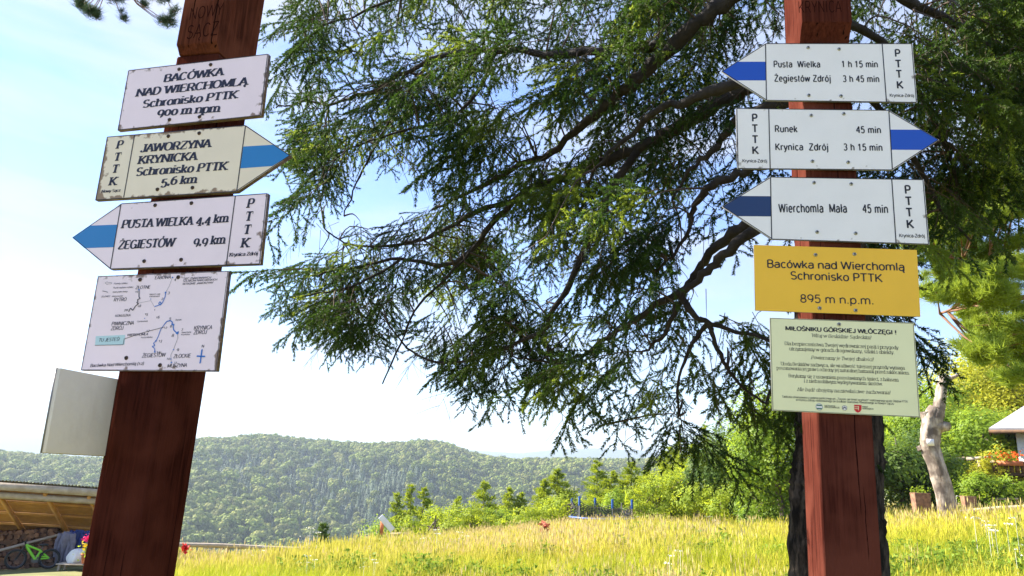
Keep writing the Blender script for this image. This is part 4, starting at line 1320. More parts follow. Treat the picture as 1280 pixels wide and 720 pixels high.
def build_spruce():
    rg = np.random.default_rng(21)
    base = at(1046, 720, 2.72)
    t = thing('spruce_tree', 'big dark spruce directly behind the right post, its drooping branches filling the sky', 'tree', (base[0] + 0.01, base[1], float(ground_z(base[0], base[1]))))
    # trunk
    tp = [at(1047, 720, 2.74), at(1047, 520, 2.74), at(1034, 260, 2.76), at(1020, 0, 2.78)]
    tp = np.vstack([[tp[0][0] + 0.01, tp[0][1], -0.1], tp[0], tp[1], tp[2], tp[3], tp[3] + (tp[3] - tp[2]) * 1.2, tp[3] + (tp[3] - tp[2]) * 5])
    P = smooth_path(tp, 8)
    k = 26
    rad = np.interp(np.arange(len(P)), [0, 4, 8, 16, 24, 32, 40, 48], [0.28, 0.188, 0.145, 0.13, 0.105, 0.10, 0.09, 0.03])
    P2, rad2 = [], []
    for i in range(len(P) - 1):
        for j in range(5):
            P2.append(P[i] + (P[i + 1] - P[i]) * j / 5)
            rad2.append(rad[i] + (rad[i + 1] - rad[i]) * j / 5)
    g = Geo().tube(P2, rad2, 40)
    V = g.v[0]
    cen = np.repeat(np.array(P2), 40, axis=0)
    d = V - cen
    a = np.arctan2(d[:, 1], d[:, 0])
    z = V[:, 2]
    f = 1 + 0.035 * np.sin(a * 7 + z * 3) + 0.04 * np.sin(a * 13 - z * 9) * np.sin(z * 11 + a * 2) + 0.03 * np.sin(a * 21 + z * 17) + rg.normal(0, 0.018, len(V))
    g.v[0] = cen + d * f[:, None]
    g.build('trunk', M['bark'], t, smooth=False)
    # limbs traced from the photograph: (px, py, distance)
    L = [
     ([(1030, -60, 2.75), (950, -25, 2.7), (890, 15, 2.7), (845, 55, 2.75), (800, 95, 2.8), (770, 120, 2.85), (735, 150, 2.95), (690, 190, 3.1), (640, 212, 3.25), (590, 240, 3.4), (540, 262, 3.5)], .042),
     ([(1035, 60, 2.75), (980, 85, 2.6), (920, 103, 2.55), (870, 122, 2.6), (830, 135, 2.65), (790, 165, 2.75), (755, 200, 2.8), (735, 230, 2.9)], .03),
     ([(1035, 80, 2.76), (975, 100, 2.75), (920, 116, 2.8), (880, 140, 2.85), (835, 165, 2.95), (800, 185, 3.0), (750, 204, 3.1), (700, 222, 3.2), (640, 252, 3.4), (600, 300, 3.5), (560, 330, 3.6), (500, 325, 3.7), (440, 333, 3.8), (390, 345, 3.85)], .036),
     ([(1035, 120, 2.75), (970, 130, 2.7), (920, 153, 2.7), (895, 185, 2.75), (865, 212, 2.8), (840, 250, 2.9)], .028),
     ([(1038, 190, 2.75), (970, 200, 2.7), (920, 215, 2.7), (885, 237, 2.75), (868, 262, 2.8), (855, 300, 2.85), (820, 340, 2.9)], .026),
     ([(1040, 225, 2.74), (985, 250, 2.65), (945, 272, 2.65), (900, 303, 2.75), (872, 340, 2.85), (848, 365, 2.9), (800, 395, 3.0), (770, 415, 3.1), (735, 440, 3.2), (690, 452, 3.3), (640, 445, 3.4)], .027),
     ([(1040, 262, 2.74), (985, 275, 2.62), (945, 287, 2.6), (905, 318, 2.62), (878, 345, 2.65), (852, 371, 2.7), (838, 405, 2.75), (818, 430, 2.8), (800, 442, 2.85)], .026),
     ([(852, 371, 2.7), (868, 395, 2.7), (885, 403, 2.7), (912, 412, 2.7), (960, 424, 2.7), (990, 440, 2.7)], .014),
     ([(885, 403, 2.7), (895, 430, 2.72), (912, 465, 2.75), (935, 490, 2.8), (960, 505, 2.8)], .010),
     ([(885, 403, 2.7), (865, 430, 2.75), (850, 470, 2.8), (848, 520, 2.85)], .009),
     ([(800, 185, 3.0), (765, 235, 3.0), (735, 300, 3.05), (712, 355, 3.1), (688, 392, 3.15), (680, 412, 3.2), (640, 432, 3.3), (590, 450, 3.4), (545, 452, 3.5), (510, 435, 3.55), (485, 405, 3.6)], .018),
     ([(680, 412, 3.2), (690, 450, 3.2), (720, 490, 3.25), (760, 530, 3.3)], .008),
     ([(640, 252, 3.4), (600, 262, 3.5), (560, 285, 3.6), (520, 302, 3.7), (470, 308, 3.8), (430, 303, 3.9), (405, 285, 3.9)], .014),
     ([(845, 55, 2.75), (780, 60, 2.85), (700, 70, 3.0), (620, 62, 3.2), (540, 75, 3.4), (470, 110, 3.6), (420, 130, 3.8), (380, 128, 3.9), (345, 135, 3.95)], .022),
     ([(950, -25, 2.7), (850, -50, 2.8), (740, -40, 3.0), (620, -30, 3.3), (520, -10, 3.5), (440, 20, 3.7), (380, 40, 3.8)], .024),
     ([(540, 75, 3.4), (500, 130, 3.5), (470, 180, 3.6), (445, 230, 3.65), (430, 270, 3.7)], .009),
     ([(620, 62, 3.2), (600, 110, 3.2), (560, 150, 3.3), (500, 165, 3.4), (440, 185, 3.5), (400, 200, 3.6)], .010),
     ([(600, 300, 3.5), (560, 345, 3.5), (525, 380, 3.5), (500, 430, 3.55), (478, 480, 3.6)], .008),
     ([(500, 325, 3.7), (460, 350, 3.7), (410, 365, 3.75), (365, 372, 3.8)], .008),
     ([(1060, -40, 2.8), (1120, -10, 2.9), (1190, 30, 3.1), (1270, 72, 3.3), (1340, 110, 3.5)], .026),
     ([(1060, 30, 2.8), (1110, 60, 3.0), (1150, 120, 3.1), (1185, 190, 3.2), (1200, 250, 3.3)], .017),
     ([(1060, 90, 2.8), (1110, 150, 3.0), (1155, 220, 3.1), (1180, 268, 3.15), (1215, 302, 3.2)], .016),
     ([(1060, -90, 2.8), (1140, -60, 3.2), (1230, -20, 3.8), (1300, 40, 4.2), (1350, 140, 4.5)], .03),
     ([(1050, 280, 2.8), (1095, 325, 2.9), (1125, 370, 3.0), (1140, 410, 3.1)], .011),
    ]
    pathsP, ids = [], []
    lim = []
    for pts, r0 in L:
        P = smooth_path([at(*p) for p in pts], 5)
        P[1:-1] += rg.normal(0, 0.006 if r0 > .02 else 0.0025, (len(P) - 2, 3))
        g = Geo().tube(P, np.linspace(r0, max(0.0035, r0 * 0.12), len(P)) * (1 + 0.08 * rg.normal(size=len(P))), 9)
        g.build('limb', M['limb'], t, smooth=True)
        pathsP.append(P)
    allP = np.concatenate(pathsP)
    tan = np.concatenate([np.gradient(P, axis=0) for P in pathsP])
    # pixel position of each limb point, to know how far away the crown is in each direction
    def project(Q):
        d = Q - CAM
        R3 = np.array([[*_r], [*_u], [*_f]])
        c = d @ R3.T
        return 640 + FPX * c[:, 0] / c[:, 2], 360 - FPX * c[:, 1] / c[:, 2]
    ax, ay = project(allP)
    ad = np.hypot(allP[:, 0], allP[:, 1])
    regions = [
     ([(375, -60), (985, -60), (985, 95), (935, 170), (905, 250), (850, 300), (780, 325), (700, 310), (650, 275), (620, 215), (560, 165), (500, 170), (430, 165), (395, 110), (395, 30)], 205, 0.40),
     ([(400, 150), (440, 165), (425, 215), (415, 270), (395, 245), (385, 190)], 10, .3),
     ([(372, 130), (420, 120), (420, 165), (362, 152)], 5, .3),
     ([(415, 290), (470, 240), (520, 262), (600, 225), (650, 275), (640, 330), (585, 370), (520, 345), (470, 335), (420, 330)], 37, .35),
     ([(385, 300), (430, 335), (470, 340), (505, 360), (480, 430), (450, 405), (410, 385), (375, 350)], 24, .3),
     ([(560, 350), (680, 310), (800, 320), (850, 300), (880, 360), (820, 400), (720, 400), (620, 420), (560, 400)], 24, .35),
     ([(530, 430), (600, 400), (700, 400), (700, 440), (650, 480), (560, 475)], 9, .3),
     ([(680, 440), (800, 400), (900, 430), (930, 470), (900, 495), (850, 490), (760, 500), (700, 490)], 7, .3),
     ([(880, 400), (985, 400), (985, 470), (930, 480), (900, 450)], 5, .3),
     ([(590, 470), (700, 470), (790, 520), (740, 535), (680, 505), (600, 520)], 5, .3),
     ([(800, 500), (850, 480), (880, 540), (830, 530)], 4, .3),
     ([(930, 480), (985, 480), (985, 505), (940, 515)], 3, .25),
     ([(1180, -60), (1300, -60), (1300, 190), (1220, 160)], 36, .4),
     ([(1055, -60), (1300, -60), (1300, 90), (1250, 150), (1200, 190), (1150, 140), (1120, 60), (1060, 40)], 54, .4),
     ([(1140, 130), (1230, 130), (1220, 200), (1180, 250), (1160, 260)], 12, .3),
     ([(1060, 50), (1130, 60), (1140, 300), (1060, 300)], 16, .3),
     ([(1060, 340), (1130, 350), (1130, 430), (1060, 440)], 8, .3),
    ]
    variants = [spray(100 + k, rg.uniform(0.34, 0.46)) for k in range(10)]
    nV, nF, yV, yF = [], [], [], []
    nn = yn = 0
    stems, br = Geo(), Geo()
    for poly, cnt, dj in regions:
        xs, ys = [p[0] for p in poly], [p[1] for p in poly]
        k = 0
        while k < cnt:
            x, y = rg.uniform(min(xs), max(xs)), rg.uniform(min(ys), max(ys))
            if not in_poly(x, y, poly):
                continue
            k += 1
            if y > 430 and x < 840:
                y -= 38
            j = int(np.argmin((ax - x) ** 2 + (ay - y) ** 2 + rg.uniform(0, 1500, len(ax))))
            dist = ad[j] + rg.normal(0, dj * 0.7) + 0.15
            A = at(x, y, max(dist, 2.75 if x > 850 else 2.5))
            jj = int(np.argmin(((allP - A) ** 2).sum(1)))
            B = allP[jj]
            d = A - B
            ln = np.linalg.norm(d)
            if ln > 1.1:
                A = B + d / ln * 1.1
                d = A - B
            # thin side branch from the limb to the spray, sagging slightly
            mid = (A + B) / 2 + np.array([0, 0, 0.10 * ln]) + rg.normal(0, .02, 3)
            if ln > 0.08:
                br.tube(smooth_path([B, mid, A], 3), [0.005, 0.0045, 0.004, 0.0035, 0.003, 0.0026, 0.0022], 4, cap=False)
            out = np.array([d[0], d[1], 0]) / (np.hypot(d[0], d[1]) + 1e-6)
            tt = tan[jj] * [1, 1, 0]
            tt /= np.linalg.norm(tt) + 1e-6
            h = out * 0.7 + tt * 0.8 + rg.normal(0, 0.35, 3) * [1, 1, 0]
            A0 = A
            for rep in range(1 + (rg.random() < .55) + (rg.random() < .3)):
                A = A0 + (rg.normal(0, .075, 3) if rep else 0)
                yaw = math.atan2(h[1], h[0])
                pitch = rg.uniform(0.2, 1.05)           # noses downwards
                roll = rg.normal(0, 0.3)
                sc = rg.uniform(0.5, 1.15)
                Rm = np.array(Matrix.Rotation(yaw, 3, 'Z') @ Matrix.Rotation(pitch, 3, 'Y') @ Matrix.Rotation(roll, 3, 'X')) * sc
                v, f, sg = variants[int(rg.integers(0, 10))]
                VV = v @ Rm.T + A
                if rg.random() < 0.14:
                    pass                              # a dead spray: bare twigs only
                elif rg.random() < 0.12:
                    yV.append(VV); yF.append(f + yn); yn += len(VV)
                else:
                    nV.append(VV); nF.append(f + nn); nn += len(VV)
                S_ = np.concatenate(sg.v) @ Rm.T + A
                stems.add(S_, np.concatenate(sg.q))
            # bare hanging strings
            for _ in range(2):
                if rg.random() < 0.8:
                    p = B + d * rg.uniform(0.1, 0.8) + rg.normal(0, .05, 3)
                    l_ = rg.uniform(0.05, 0.2)
                    e = rg.normal(0, .05, 3)
                    br.tube([p, p + e * .6 + [0, 0, -l_ * .5], p + e + [0, 0, -l_]], [0.0018, 0.0014, 0.0008], 3, cap=False)
    br.build('branchlets', M['twig'], t, kind='stuff')
    stems.build('spray_stems', M['twig'], t, kind='stuff')
    print('needle tris', (nn + yn) // 3)
    for nm, V_, F_, m_ in (('needle_foliage', nV, nF, 'needle'), ('young_needle_foliage', yV, yF, 'needle_tip')):
        Geo().add(np.concatenate(V_), np.concatenate(F_)).build(nm, M[m_], t, kind='stuff')
build_spruce()

# ------------------------------------------------------------------ trees and shrubs
def gz1(x, y):
    return float(ground_z(x, y))

def broad_tree(name, label, cat, px, py_top, dist, width, base_h, leaf, m_leaf, n_leaf, seed, group=None, lobes=14, trunk=0.14, m_trunk='trunk', top_bias=0.0):
    """leafy tree or shrub; the crown is many leaf clumps around forked limbs"""
    rg = np.random.default_rng(seed)
    top = at(px, py_top, dist)
    x, y = top[0], top[1]
    z0 = gz1(x, y)
    H = top[2] - z0
    t = thing(name, label, cat, (x, y, z0), group)
    O = np.array([x, y, z0])
    lo = base_h
    cz, rz, rx = (H + lo) / 2, (H - lo) / 2, width / 2
    g = Geo()
    P = [O + [0, 0, -0.3]]
    for k in range(1, 7):
        P.append(O + [rg.normal(0, .03) * H * .3, rg.normal(0, .03) * H * .3, H * 0.8 * k / 6])
    g.tube(smooth_path(P, 2), np.linspace(trunk, trunk * 0.15, 13), 8)
    g.build('trunk', M[m_trunk], t, smooth=True)
    C, Nn = [], []
    lm = Geo()
    for k in range(lobes):
        d = rg.normal(size=3)
        d /= np.linalg.norm(d)
        d[2] = d[2] * 0.9 + top_bias
        c = O + [0, 0, cz] + d * np.array([rx, rx, rz]) * rg.uniform(0.45, 0.75)
        R_ = np.array([rx, rx, rz]) * rg.uniform(0.30, 0.48)
        b = P[min(6, 1 + int(rg.integers(1, 5)))]
        lm.tube(smooth_path([b, (b + c) / 2 + [0, 0, .05 * H], c], 2), np.linspace(trunk * .4, trunk * .08, 5), 5, cap=False)
        m = n_leaf // lobes
        q = rg.normal(size=(m, 3))
        q /= np.linalg.norm(q, axis=1)[:, None]
        # small clusters on each lobe leave gaps between them
        nc = max(6, m // 26)
        cc = rg.normal(size=(nc, 3))
        cc /= np.linalg.norm(cc, axis=1)[:, None]
        q = cc[rg.integers(0, nc, m)] + rg.normal(0, 0.22, (m, 3))
        C.append(c + q * R_ * rg.uniform(0.75, 1.08, m)[:, None])
        nn_ = q / np.linalg.norm(q, axis=1)[:, None] + [0, 0, 0.5]
        Nn.append(nn_ / np.linalg.norm(nn_, axis=1)[:, None])
    lm.build('limbs', M[m_trunk], t, kind='stuff')
    C, Nn = np.concatenate(C), np.concatenate(Nn)
    keep = C[:, 2] > z0 + 0.05
    V, F = leaves(C[keep], leaf, rg, nrm=Nn[keep], aspect=0.65, flat=0.8)
    Geo().add(V, F).build('crown', M[m_leaf], t, kind='stuff')
    return t

def conifer(name, label, px, py_top, dist, width, m_leaf, n, seed, leaf=0.11, group=None, cat='tree', low=0.05):
    """young spruce or larch: leader, whorls of rising boughs, brush-like twigs"""
    rg = np.random.default_rng(seed)
    top = at(px, py_top, dist)
    z0 = gz1(top[0], top[1])
    H = top[2] - z0
    O = np.array([top[0], top[1], z0])
    t = thing(name, label, cat, tuple(O), group)
    Geo().tube([O + [0, 0, -.2], O + [0, 0, H * .5], O + [0, 0, H]], [0.02 * H, 0.012 * H, 0.004], 7).build('trunk', M['trunk'], t, smooth=True)
    br, C, D = Geo(), [], []
    nb = 70
    per = n // nb
    for k in range(nb):
        u = low + (1 - low) * (k + rg.random()) / nb
        R_ = width / 2 * (1 - u) ** 0.85 * rg.uniform(0.7, 1.15) + 0.05
        a = rg.uniform(0, 2 * pi)
        b = O + [0, 0, H * u]
        e = b + [cos(a) * R_, sin(a) * R_, R_ * rg.uniform(-0.15, 0.45)]
        br.tube([b, (b + e) / 2 + [0, 0, -.04 * R_], e], [0.012, 0.008, 0.004], 4, cap=False)
        m = max(8, int(per * (0.35 + 1.3 * (1 - u))))
        s = rg.uniform(0.15, 1.05, m)[:, None]
        q = b + (e - b) * s + rg.normal(0, 1, (m, 3)) * np.array([.09, .09, .05]) * (0.5 + R_)
        C.append(q)
        dd = np.tile((e - b) / R_, (m, 1)) + rg.normal(0, .5, (m, 3)) + [0, 0, .35]
        D.append(dd)
    br.build('boughs', M['trunk'], t, kind='stuff')
    C, D = np.concatenate(C), np.concatenate(D)
    D /= np.linalg.norm(D, axis=1)[:, None]
    B = np.cross(D, rg.normal(size=D.shape))
    B /= np.linalg.norm(B, axis=1)[:, None]
    s = (leaf * rg.uniform(0.6, 1.4, len(C)))[:, None]
    V = np.stack([C - B * s * .16, C + D * s, C + B * s * .16], 1).reshape(-1, 3)
    F = np.arange(len(V)).reshape(-1, 3)
    B2 = np.cross(D, B)
    V2 = np.stack([C - B2 * s * .16, C + D * s * .9, C + B2 * s * .16], 1).reshape(-1, 3)
    Geo().add(V, F).add(V2, F).build('crown', M[m_leaf], t, kind='stuff')
    return t

# row of young conifers beyond the meadow's brow
CON = [(497, 622, 40, 1.2, 'short narrow young conifer at the left end of the row beyond the meadow'),
       (515, 612, 41, 1.5, 'narrow yellow green young conifer just right of the tilted white board'),
       (530, 616, 40, 1.6, 'yellow green young conifer right behind its narrow twin near the white board'),
       (573, 628, 42, 1.3, 'very small young conifer half sunk in weeds, left of the middle of the row'),
       (606, 608, 41, 1.8, 'broad bushy young conifer in the middle of the row, above the red dock flower'),
       (637, 616, 42, 1.4, 'small slender young conifer between a bushy one and a pointed pair'),
       (652, 622, 42, 1.2, 'smallest slender young conifer just left of the pointed pair'),
       (680, 606, 41, 1.7, 'left one of the pointed pair of young conifers near the trampoline'),
       (697, 593, 41, 2.1, 'taller right one of the pointed pair of young conifers near the trampoline'),
       (746, 583, 44, 2.4, 'tall bright young conifer rising directly behind the trampoline'),
       (764, 596, 43, 2.2, 'rounded bright young conifer behind the right half of the trampoline'),
       (789, 585, 44, 2.5, 'tall bright young conifer behind the right end of the trampoline'),
       (806, 596, 43, 2.2, 'bright young conifer just right of the trampoline'),
       (838, 566, 44, 3.4, 'wide young conifer left of the thin pale larch'),
       (864, 562, 43, 3.4, 'wide bushy conifer standing under the lowest spruce twigs'),
       (848, 548, 52, 2.0, 'faint thin larch tip left of the taller pale larch'),
       (880, 538, 50, 2.6, 'tall thin pale larch whose tip stands against the sky')]
for k, (px, py, d, w, lb) in enumerate(CON):
    conifer('young_conifer', lb, px, py - 6, d, w * 2.0, 'young', 7000 if w < 2 else 11000, 300 + k, leaf=0.13, group='young conifers beyond the meadow')
conifer('small_spruce', 'small dark green spruce standing alone just beyond the log rail', 404, 655, 34, 1.3, 'leaf_d', 3500, 340, leaf=0.12)
# dense trees on the right
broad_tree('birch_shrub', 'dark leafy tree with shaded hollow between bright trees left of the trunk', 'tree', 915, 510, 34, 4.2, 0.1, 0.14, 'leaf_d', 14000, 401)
broad_tree('leafy_tree', 'bright leafy tree close to the left side of the spruce trunk', 'tree', 968, 470, 30, 4.2, 0.1, 0.13, 'leaf', 22000, 402)
broad_tree('leafy_shrub', 'bright low shrub at the foot of the larches, right of the trampoline', 'shrub', 900, 592, 33, 4.0, 0.0, 0.12, 'young', 9000, 403)
broad_tree('leafy_shrub', 'bright green shrub at the meadow edge left of the spruce trunk', 'shrub', 950, 596, 31, 3.2, 0.0, 0.12, 'leaf', 7000, 404)
broad_tree('weed_shrub', 'loose weedy shrub left of the trampoline under the small conifers', 'shrub', 660, 634, 37, 3.6, 0.0, 0.1, 'young', 5000, 405)
broad_tree('weed_shrub', 'loose weedy shrub at the left end of the brow by the tilted board', 'shrub', 545, 632, 36, 3.4, 0.0, 0.1, 'young', 5000, 406)
broad_tree('weed_shrub', 'loose weedy shrub right behind the trampoline poles', 'shrub', 815, 626, 38, 3.4, 0.0, 0.1, 'young', 5000, 407)
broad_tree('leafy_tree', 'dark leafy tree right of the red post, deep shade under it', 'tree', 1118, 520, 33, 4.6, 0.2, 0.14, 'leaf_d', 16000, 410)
broad_tree('leafy_tree', 'tall leafy tree behind the bare dead trunk', 'tree', 1168, 470, 40, 7.0, 0.3, 0.15, 'leaf', 30000, 411)
broad_tree('leafy_tree', 'bright leafy tree right of the bare dead trunk', 'tree', 1215, 500, 37, 5.5, 0.2, 0.15, 'leaf', 22000, 412)
broad_tree('leafy_tree', 'tall olive leafy tree behind the little house', 'tree', 1262, 395, 48, 9.0, 0.5, 0.17, 'leaf_y', 34000, 413)
broad_tree('leafy_tree', 'tall olive tree seen between the notice board and the little house', 'tree', 1205, 425, 50, 8.0, 0.5, 0.17, 'leaf', 26000, 414)
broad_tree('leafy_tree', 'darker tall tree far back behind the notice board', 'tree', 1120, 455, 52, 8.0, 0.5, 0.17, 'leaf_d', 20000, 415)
broad_tree('golden_shrub', 'golden yellow shrub in front of the little house', 'shrub', 1246, 552, 33.5, 2.0, 0.0, 0.09, 'leaf_y', 9000, 420)
broad_tree('golden_shrub', 'lower golden shrub left of the house beside the pergola post', 'shrub', 1226, 575, 33, 1.5, 0.0, 0.09, 'leaf_y', 6000, 421)
broad_tree('leafy_shrub', 'low green shrub between the dead trunk and the bench', 'shrub', 1212, 590, 31, 2.6, 0.0, 0.10, 'leaf', 8000, 422)
broad_tree('leafy_shrub', 'low green shrub under the flower balcony', 'shrub', 1262, 590, 31, 2.0, 0.3, 0.10, 'leaf', 6000, 423)

rs_ = random.Random(12)
WORDS = ['loose yellow green shrub left of the first narrow conifer', 'low shrub between the two leftmost conifer clusters', 'low leafy shrub left of the smallest conifer', 'shrub filling the gap right of the smallest conifer',
         'low shrub under the pointed pair of conifers', 'leafy shrub between the pointed pair and the trampoline', 'shrub behind the blue poles of the trampoline', 'shrub between the trampoline and the wide conifers', 'full shrub under the pale larch', 'bright bush left of the dark leafy tree']
for k, (px, py) in enumerate(((478, 640), (552, 634), (590, 632), (622, 630), (690, 628), (715, 618), (775, 614), (822, 596), (868, 572), (908, 540))):
    broad_tree('hedge_shrub', WORDS[k], 'shrub', px, py - 6, 39 - (k % 3), rs_.uniform(2.4, 3.6), 0.0, 0.11, 'young' if k % 3 else 'leaf', 5500, 450 + k, group='shrubs along the brow')

# pine whose boughs come in from the right
def needle_puff(seed, R_=0.13):
    r = np.random.default_rng(seed)
    m = 110 if R_ > 0.1 else 46
    D = r.normal(size=(m, 3))
    D[:, 2] = np.abs(D[:, 2]) * 0.9 + 0.1
    D /= np.linalg.norm(D, axis=1)[:, None]
    W = np.cross(D, r.normal(size=(m, 3)))
    W /= np.linalg.norm(W, axis=1)[:, None]
    b = r.normal(0, .19 * R_, (m, 3))
    return np.stack([b - W * (.0045 if R_ > .1 else .0012), b + W * (.0045 if R_ > .1 else .0012), b + D * R_ * r.uniform(.7, 1.2, m)[:, None]], 1).reshape(-1, 3), np.arange(m * 3).reshape(-1, 3)

def pine(label, trunk_pts, limbs, pads, seed, m_leaf='pine', R_=0.13, thick=0.16, name='pine_tree', per=26):
    rg = np.random.default_rng(seed)
    T_ = np.array([at(*p) for p in trunk_pts])
    z0 = gz1(T_[0][0], T_[0][1])
    t = thing(name, label, 'tree', (T_[0][0], T_[0][1], z0))
    P = np.vstack([[T_[0][0], T_[0][1], z0 - .2], T_])
    Geo().tube(smooth_path(P, 5), np.linspace(thick, thick * .4, (len(P) - 1) * 5 + 1), 12).build('trunk', M['pine_bark'], t, smooth=True)
    allp = []
    for pts, r0 in limbs:
        Q = smooth_path([at(*p) for p in pts], 4)
        Geo().tube(Q, np.linspace(r0, r0 * .2, len(Q)), 7).build('limb', M['pine_bark'], t, smooth=True)
        allp.append(Q)
    allp = np.concatenate(allp)
    vs = [needle_puff(600 + k, R_) for k in range(5)]
    V, F, n = [], [], 0
    tw = Geo()
    for (px, py, d, rx, rz) in pads:
        c = at(px, py, d)
        b = allp[int(np.argmin(((allp - c) ** 2).sum(1)))]
        tw.tube(smooth_path([b, (b + c) / 2 + [0, 0, -.05], c], 2), np.array([.016, .013, .010, .008, .006]) * (1 if R_ > .1 else .25), 5, cap=False)
        for _ in range(per):
            q = rg.normal(size=3)
            q /= np.linalg.norm(q)
            p = c + q * np.array([rx, rx, rz]) * rg.uniform(.3, 1.0)
            v, f = vs[int(rg.integers(0, 5))]
            Rm = np.array(Matrix.Rotation(rg.uniform(0, 6.28), 3, 'Z') @ Matrix.Rotation(rg.normal(0, .5), 3, 'X'))
            V.append(v @ Rm.T * rg.uniform(.7, 1.15) + p)
            F.append(f + n)
            n += len(v)
            if rg.random() < .6:
                tw.tube([c, (c + p) / 2 + rg.normal(0, .01, 3), p], np.array([.006, .004, .003]) * (1 if R_ > .1 else .3), 3, cap=False)
    tw.build('twigs', M['pine_bark'], t, kind='stuff')
    Geo().add(np.concatenate(V), np.concatenate(F)).build('needle_clumps', M[m_leaf], t, kind='stuff')
rp = random.Random(31)
pads = []
for (x0, x1, y0, y1, n_) in ((1148, 1200, 275, 335, 9), (1160, 1290, 290, 345, 17), (1180, 1290, 225, 290, 15), (1165, 1240, 335, 375, 7), (1212, 1300, 385, 440, 13), (1195, 1290, 345, 385, 6), (1230, 1300, 190, 230, 6), (1225, 1300, 440, 475, 6), (1240, 1300, 150, 190, 3)):
    for _ in range(n_):
        pads.append((rp.uniform(x0, x1), rp.uniform(y0, y1), rp.uniform(8.6, 11.8), rp.uniform(.20, .42), rp.uniform(.07, .13)))
pine('green pine tree whose clumped boughs reach in from the right edge above the house', [(1370, 640, 10.5), (1365, 400, 10.5), (1350, 150, 10.5), (1340, -80, 10.6)],
     [([(1360, 390, 10.5), (1300, 372, 10.2), (1230, 378, 9.9), (1175, 392, 9.7)], .05), ([(1358, 330, 10.5), (1290, 320, 10), (1220, 325, 9.8), (1165, 318, 9.8)], .045),
      ([(1356, 270, 10.5), (1290, 262, 10.3), (1220, 280, 10.2)], .04), ([(1355, 210, 10.5), (1300, 190, 10.3), (1250, 205, 10.2)], .035), ([(1362, 440, 10.5), (1290, 415, 10.4), (1215, 430, 10.2)], .045)],
     pads, 51, per=22, R_=0.125)
pads = []
for (x0, x1, y0, y1, n_) in ((98, 125, -12, 22, 6), (130, 158, -15, 14, 4), (148, 156, 18, 30, 1), (178, 205, -15, 8, 3), (198, 218, 2, 30, 4), (110, 150, -45, -10, 4), (170, 215, -50, -12, 4)):
    for _ in range(n_):
        pads.append((rp.uniform(x0, x1), rp.uniform(y0, y1), rp.uniform(3.9, 4.2), .03, .03))
pine('pine hanging over the upper left corner with only a few needle tufts in view', [(-560, 500, 4.6), (-540, 200, 4.6), (-500, -200, 4.7)],
     [([(-520, -60, 4.6), (-260, -120, 4.3), (-40, -110, 4.1), (110, -60, 4.0), (140, -40, 4.0)], .014), ([(-40, -110, 4.1), (100, -100, 4.1), (200, -45, 4.1)], .008)],
     pads, 52, m_leaf='pine_d', R_=0.042, thick=.15, name='overhanging_pine', per=7)

# bare dead trunk
def dead_trunk():
    rg = np.random.default_rng(77)
    D0 = 26.0
    P = [at(1189, 668, D0), at(1182, 625, D0), at(1172, 585, D0), at(1162, 555, D0), at(1166, 525, D0), at(1172, 510, D0)]
    b = P[0]
    t = thing('dead_tree', 'pale bare dead tree trunk with a sawn top and one thin forked stem', 'dead tree', (b[0], b[1], gz1(b[0], b[1])))
    px = D0 / FPX
    def lumpy(path, rad, name, k=22, n_=6):
        Q = smooth_path(path, n_)
        rr = np.interp(np.linspace(0, 1, len(Q)), np.linspace(0, 1, len(rad)), rad)
        g = Geo().tube(Q, rr, k)
        V = g.v[0]
        c = np.repeat(Q, k, axis=0)
        d = V - c
        a = np.arctan2(d[:, 1], d[:, 0])
        f = 1 + .09 * np.sin(a * 3 + V[:, 2] * 3) + .05 * np.sin(a * 9 + V[:, 2] * 1.5) + .05 * np.sin(a * 17 - V[:, 2] * 2) + rg.normal(0, .03, len(V))
        g.v[0] = c + d * f[:, None]
        g.build(name, M['deadwood'], t)
    P[0][2] = gz1(b[0], b[1]) - .2
    lumpy(P, np.array([11, 9, 8.5, 9.5, 9.5, 7.5]) * px, 'trunk')
    lumpy([at(1164, 535, D0), at(1160, 522, D0), at(1159, 515, D0)], np.array([7, 6.5, 6.5]) * px, 'sawn_stub')
    lumpy([at(1172, 520, D0), at(1176, 497, D0), at(1178, 482, D0), at(1180, 468, D0)], np.array([6.5, 5.5, 5, 4.5]) * px, 'thin_stem', 14)
    lumpy([at(1178, 480, D0), at(1186, 474, D0), at(1199, 468, D0)], np.array([4, 2.5, 1.5]) * px, 'branch', 8)
    lumpy([at(1172, 532, D0), at(1180, 532, D0), at(1182, 527, D0)], np.array([8, 7, 4]) * px, 'knot', 10)
    lumpy([at(1152, 562, D0), at(1149, 557, D0)], np.array([4, 3]) * px, 'knot', 8)
    a = at(1163, 553, D0 - 16.5 * px)
    g = Geo().box((a[0] - .11, a[1] - .01, a[2] - .10), (a[0] + .11, a[1], a[2] + .10))
    g.build('paper_note', M['white_r'], t)
dead_trunk()

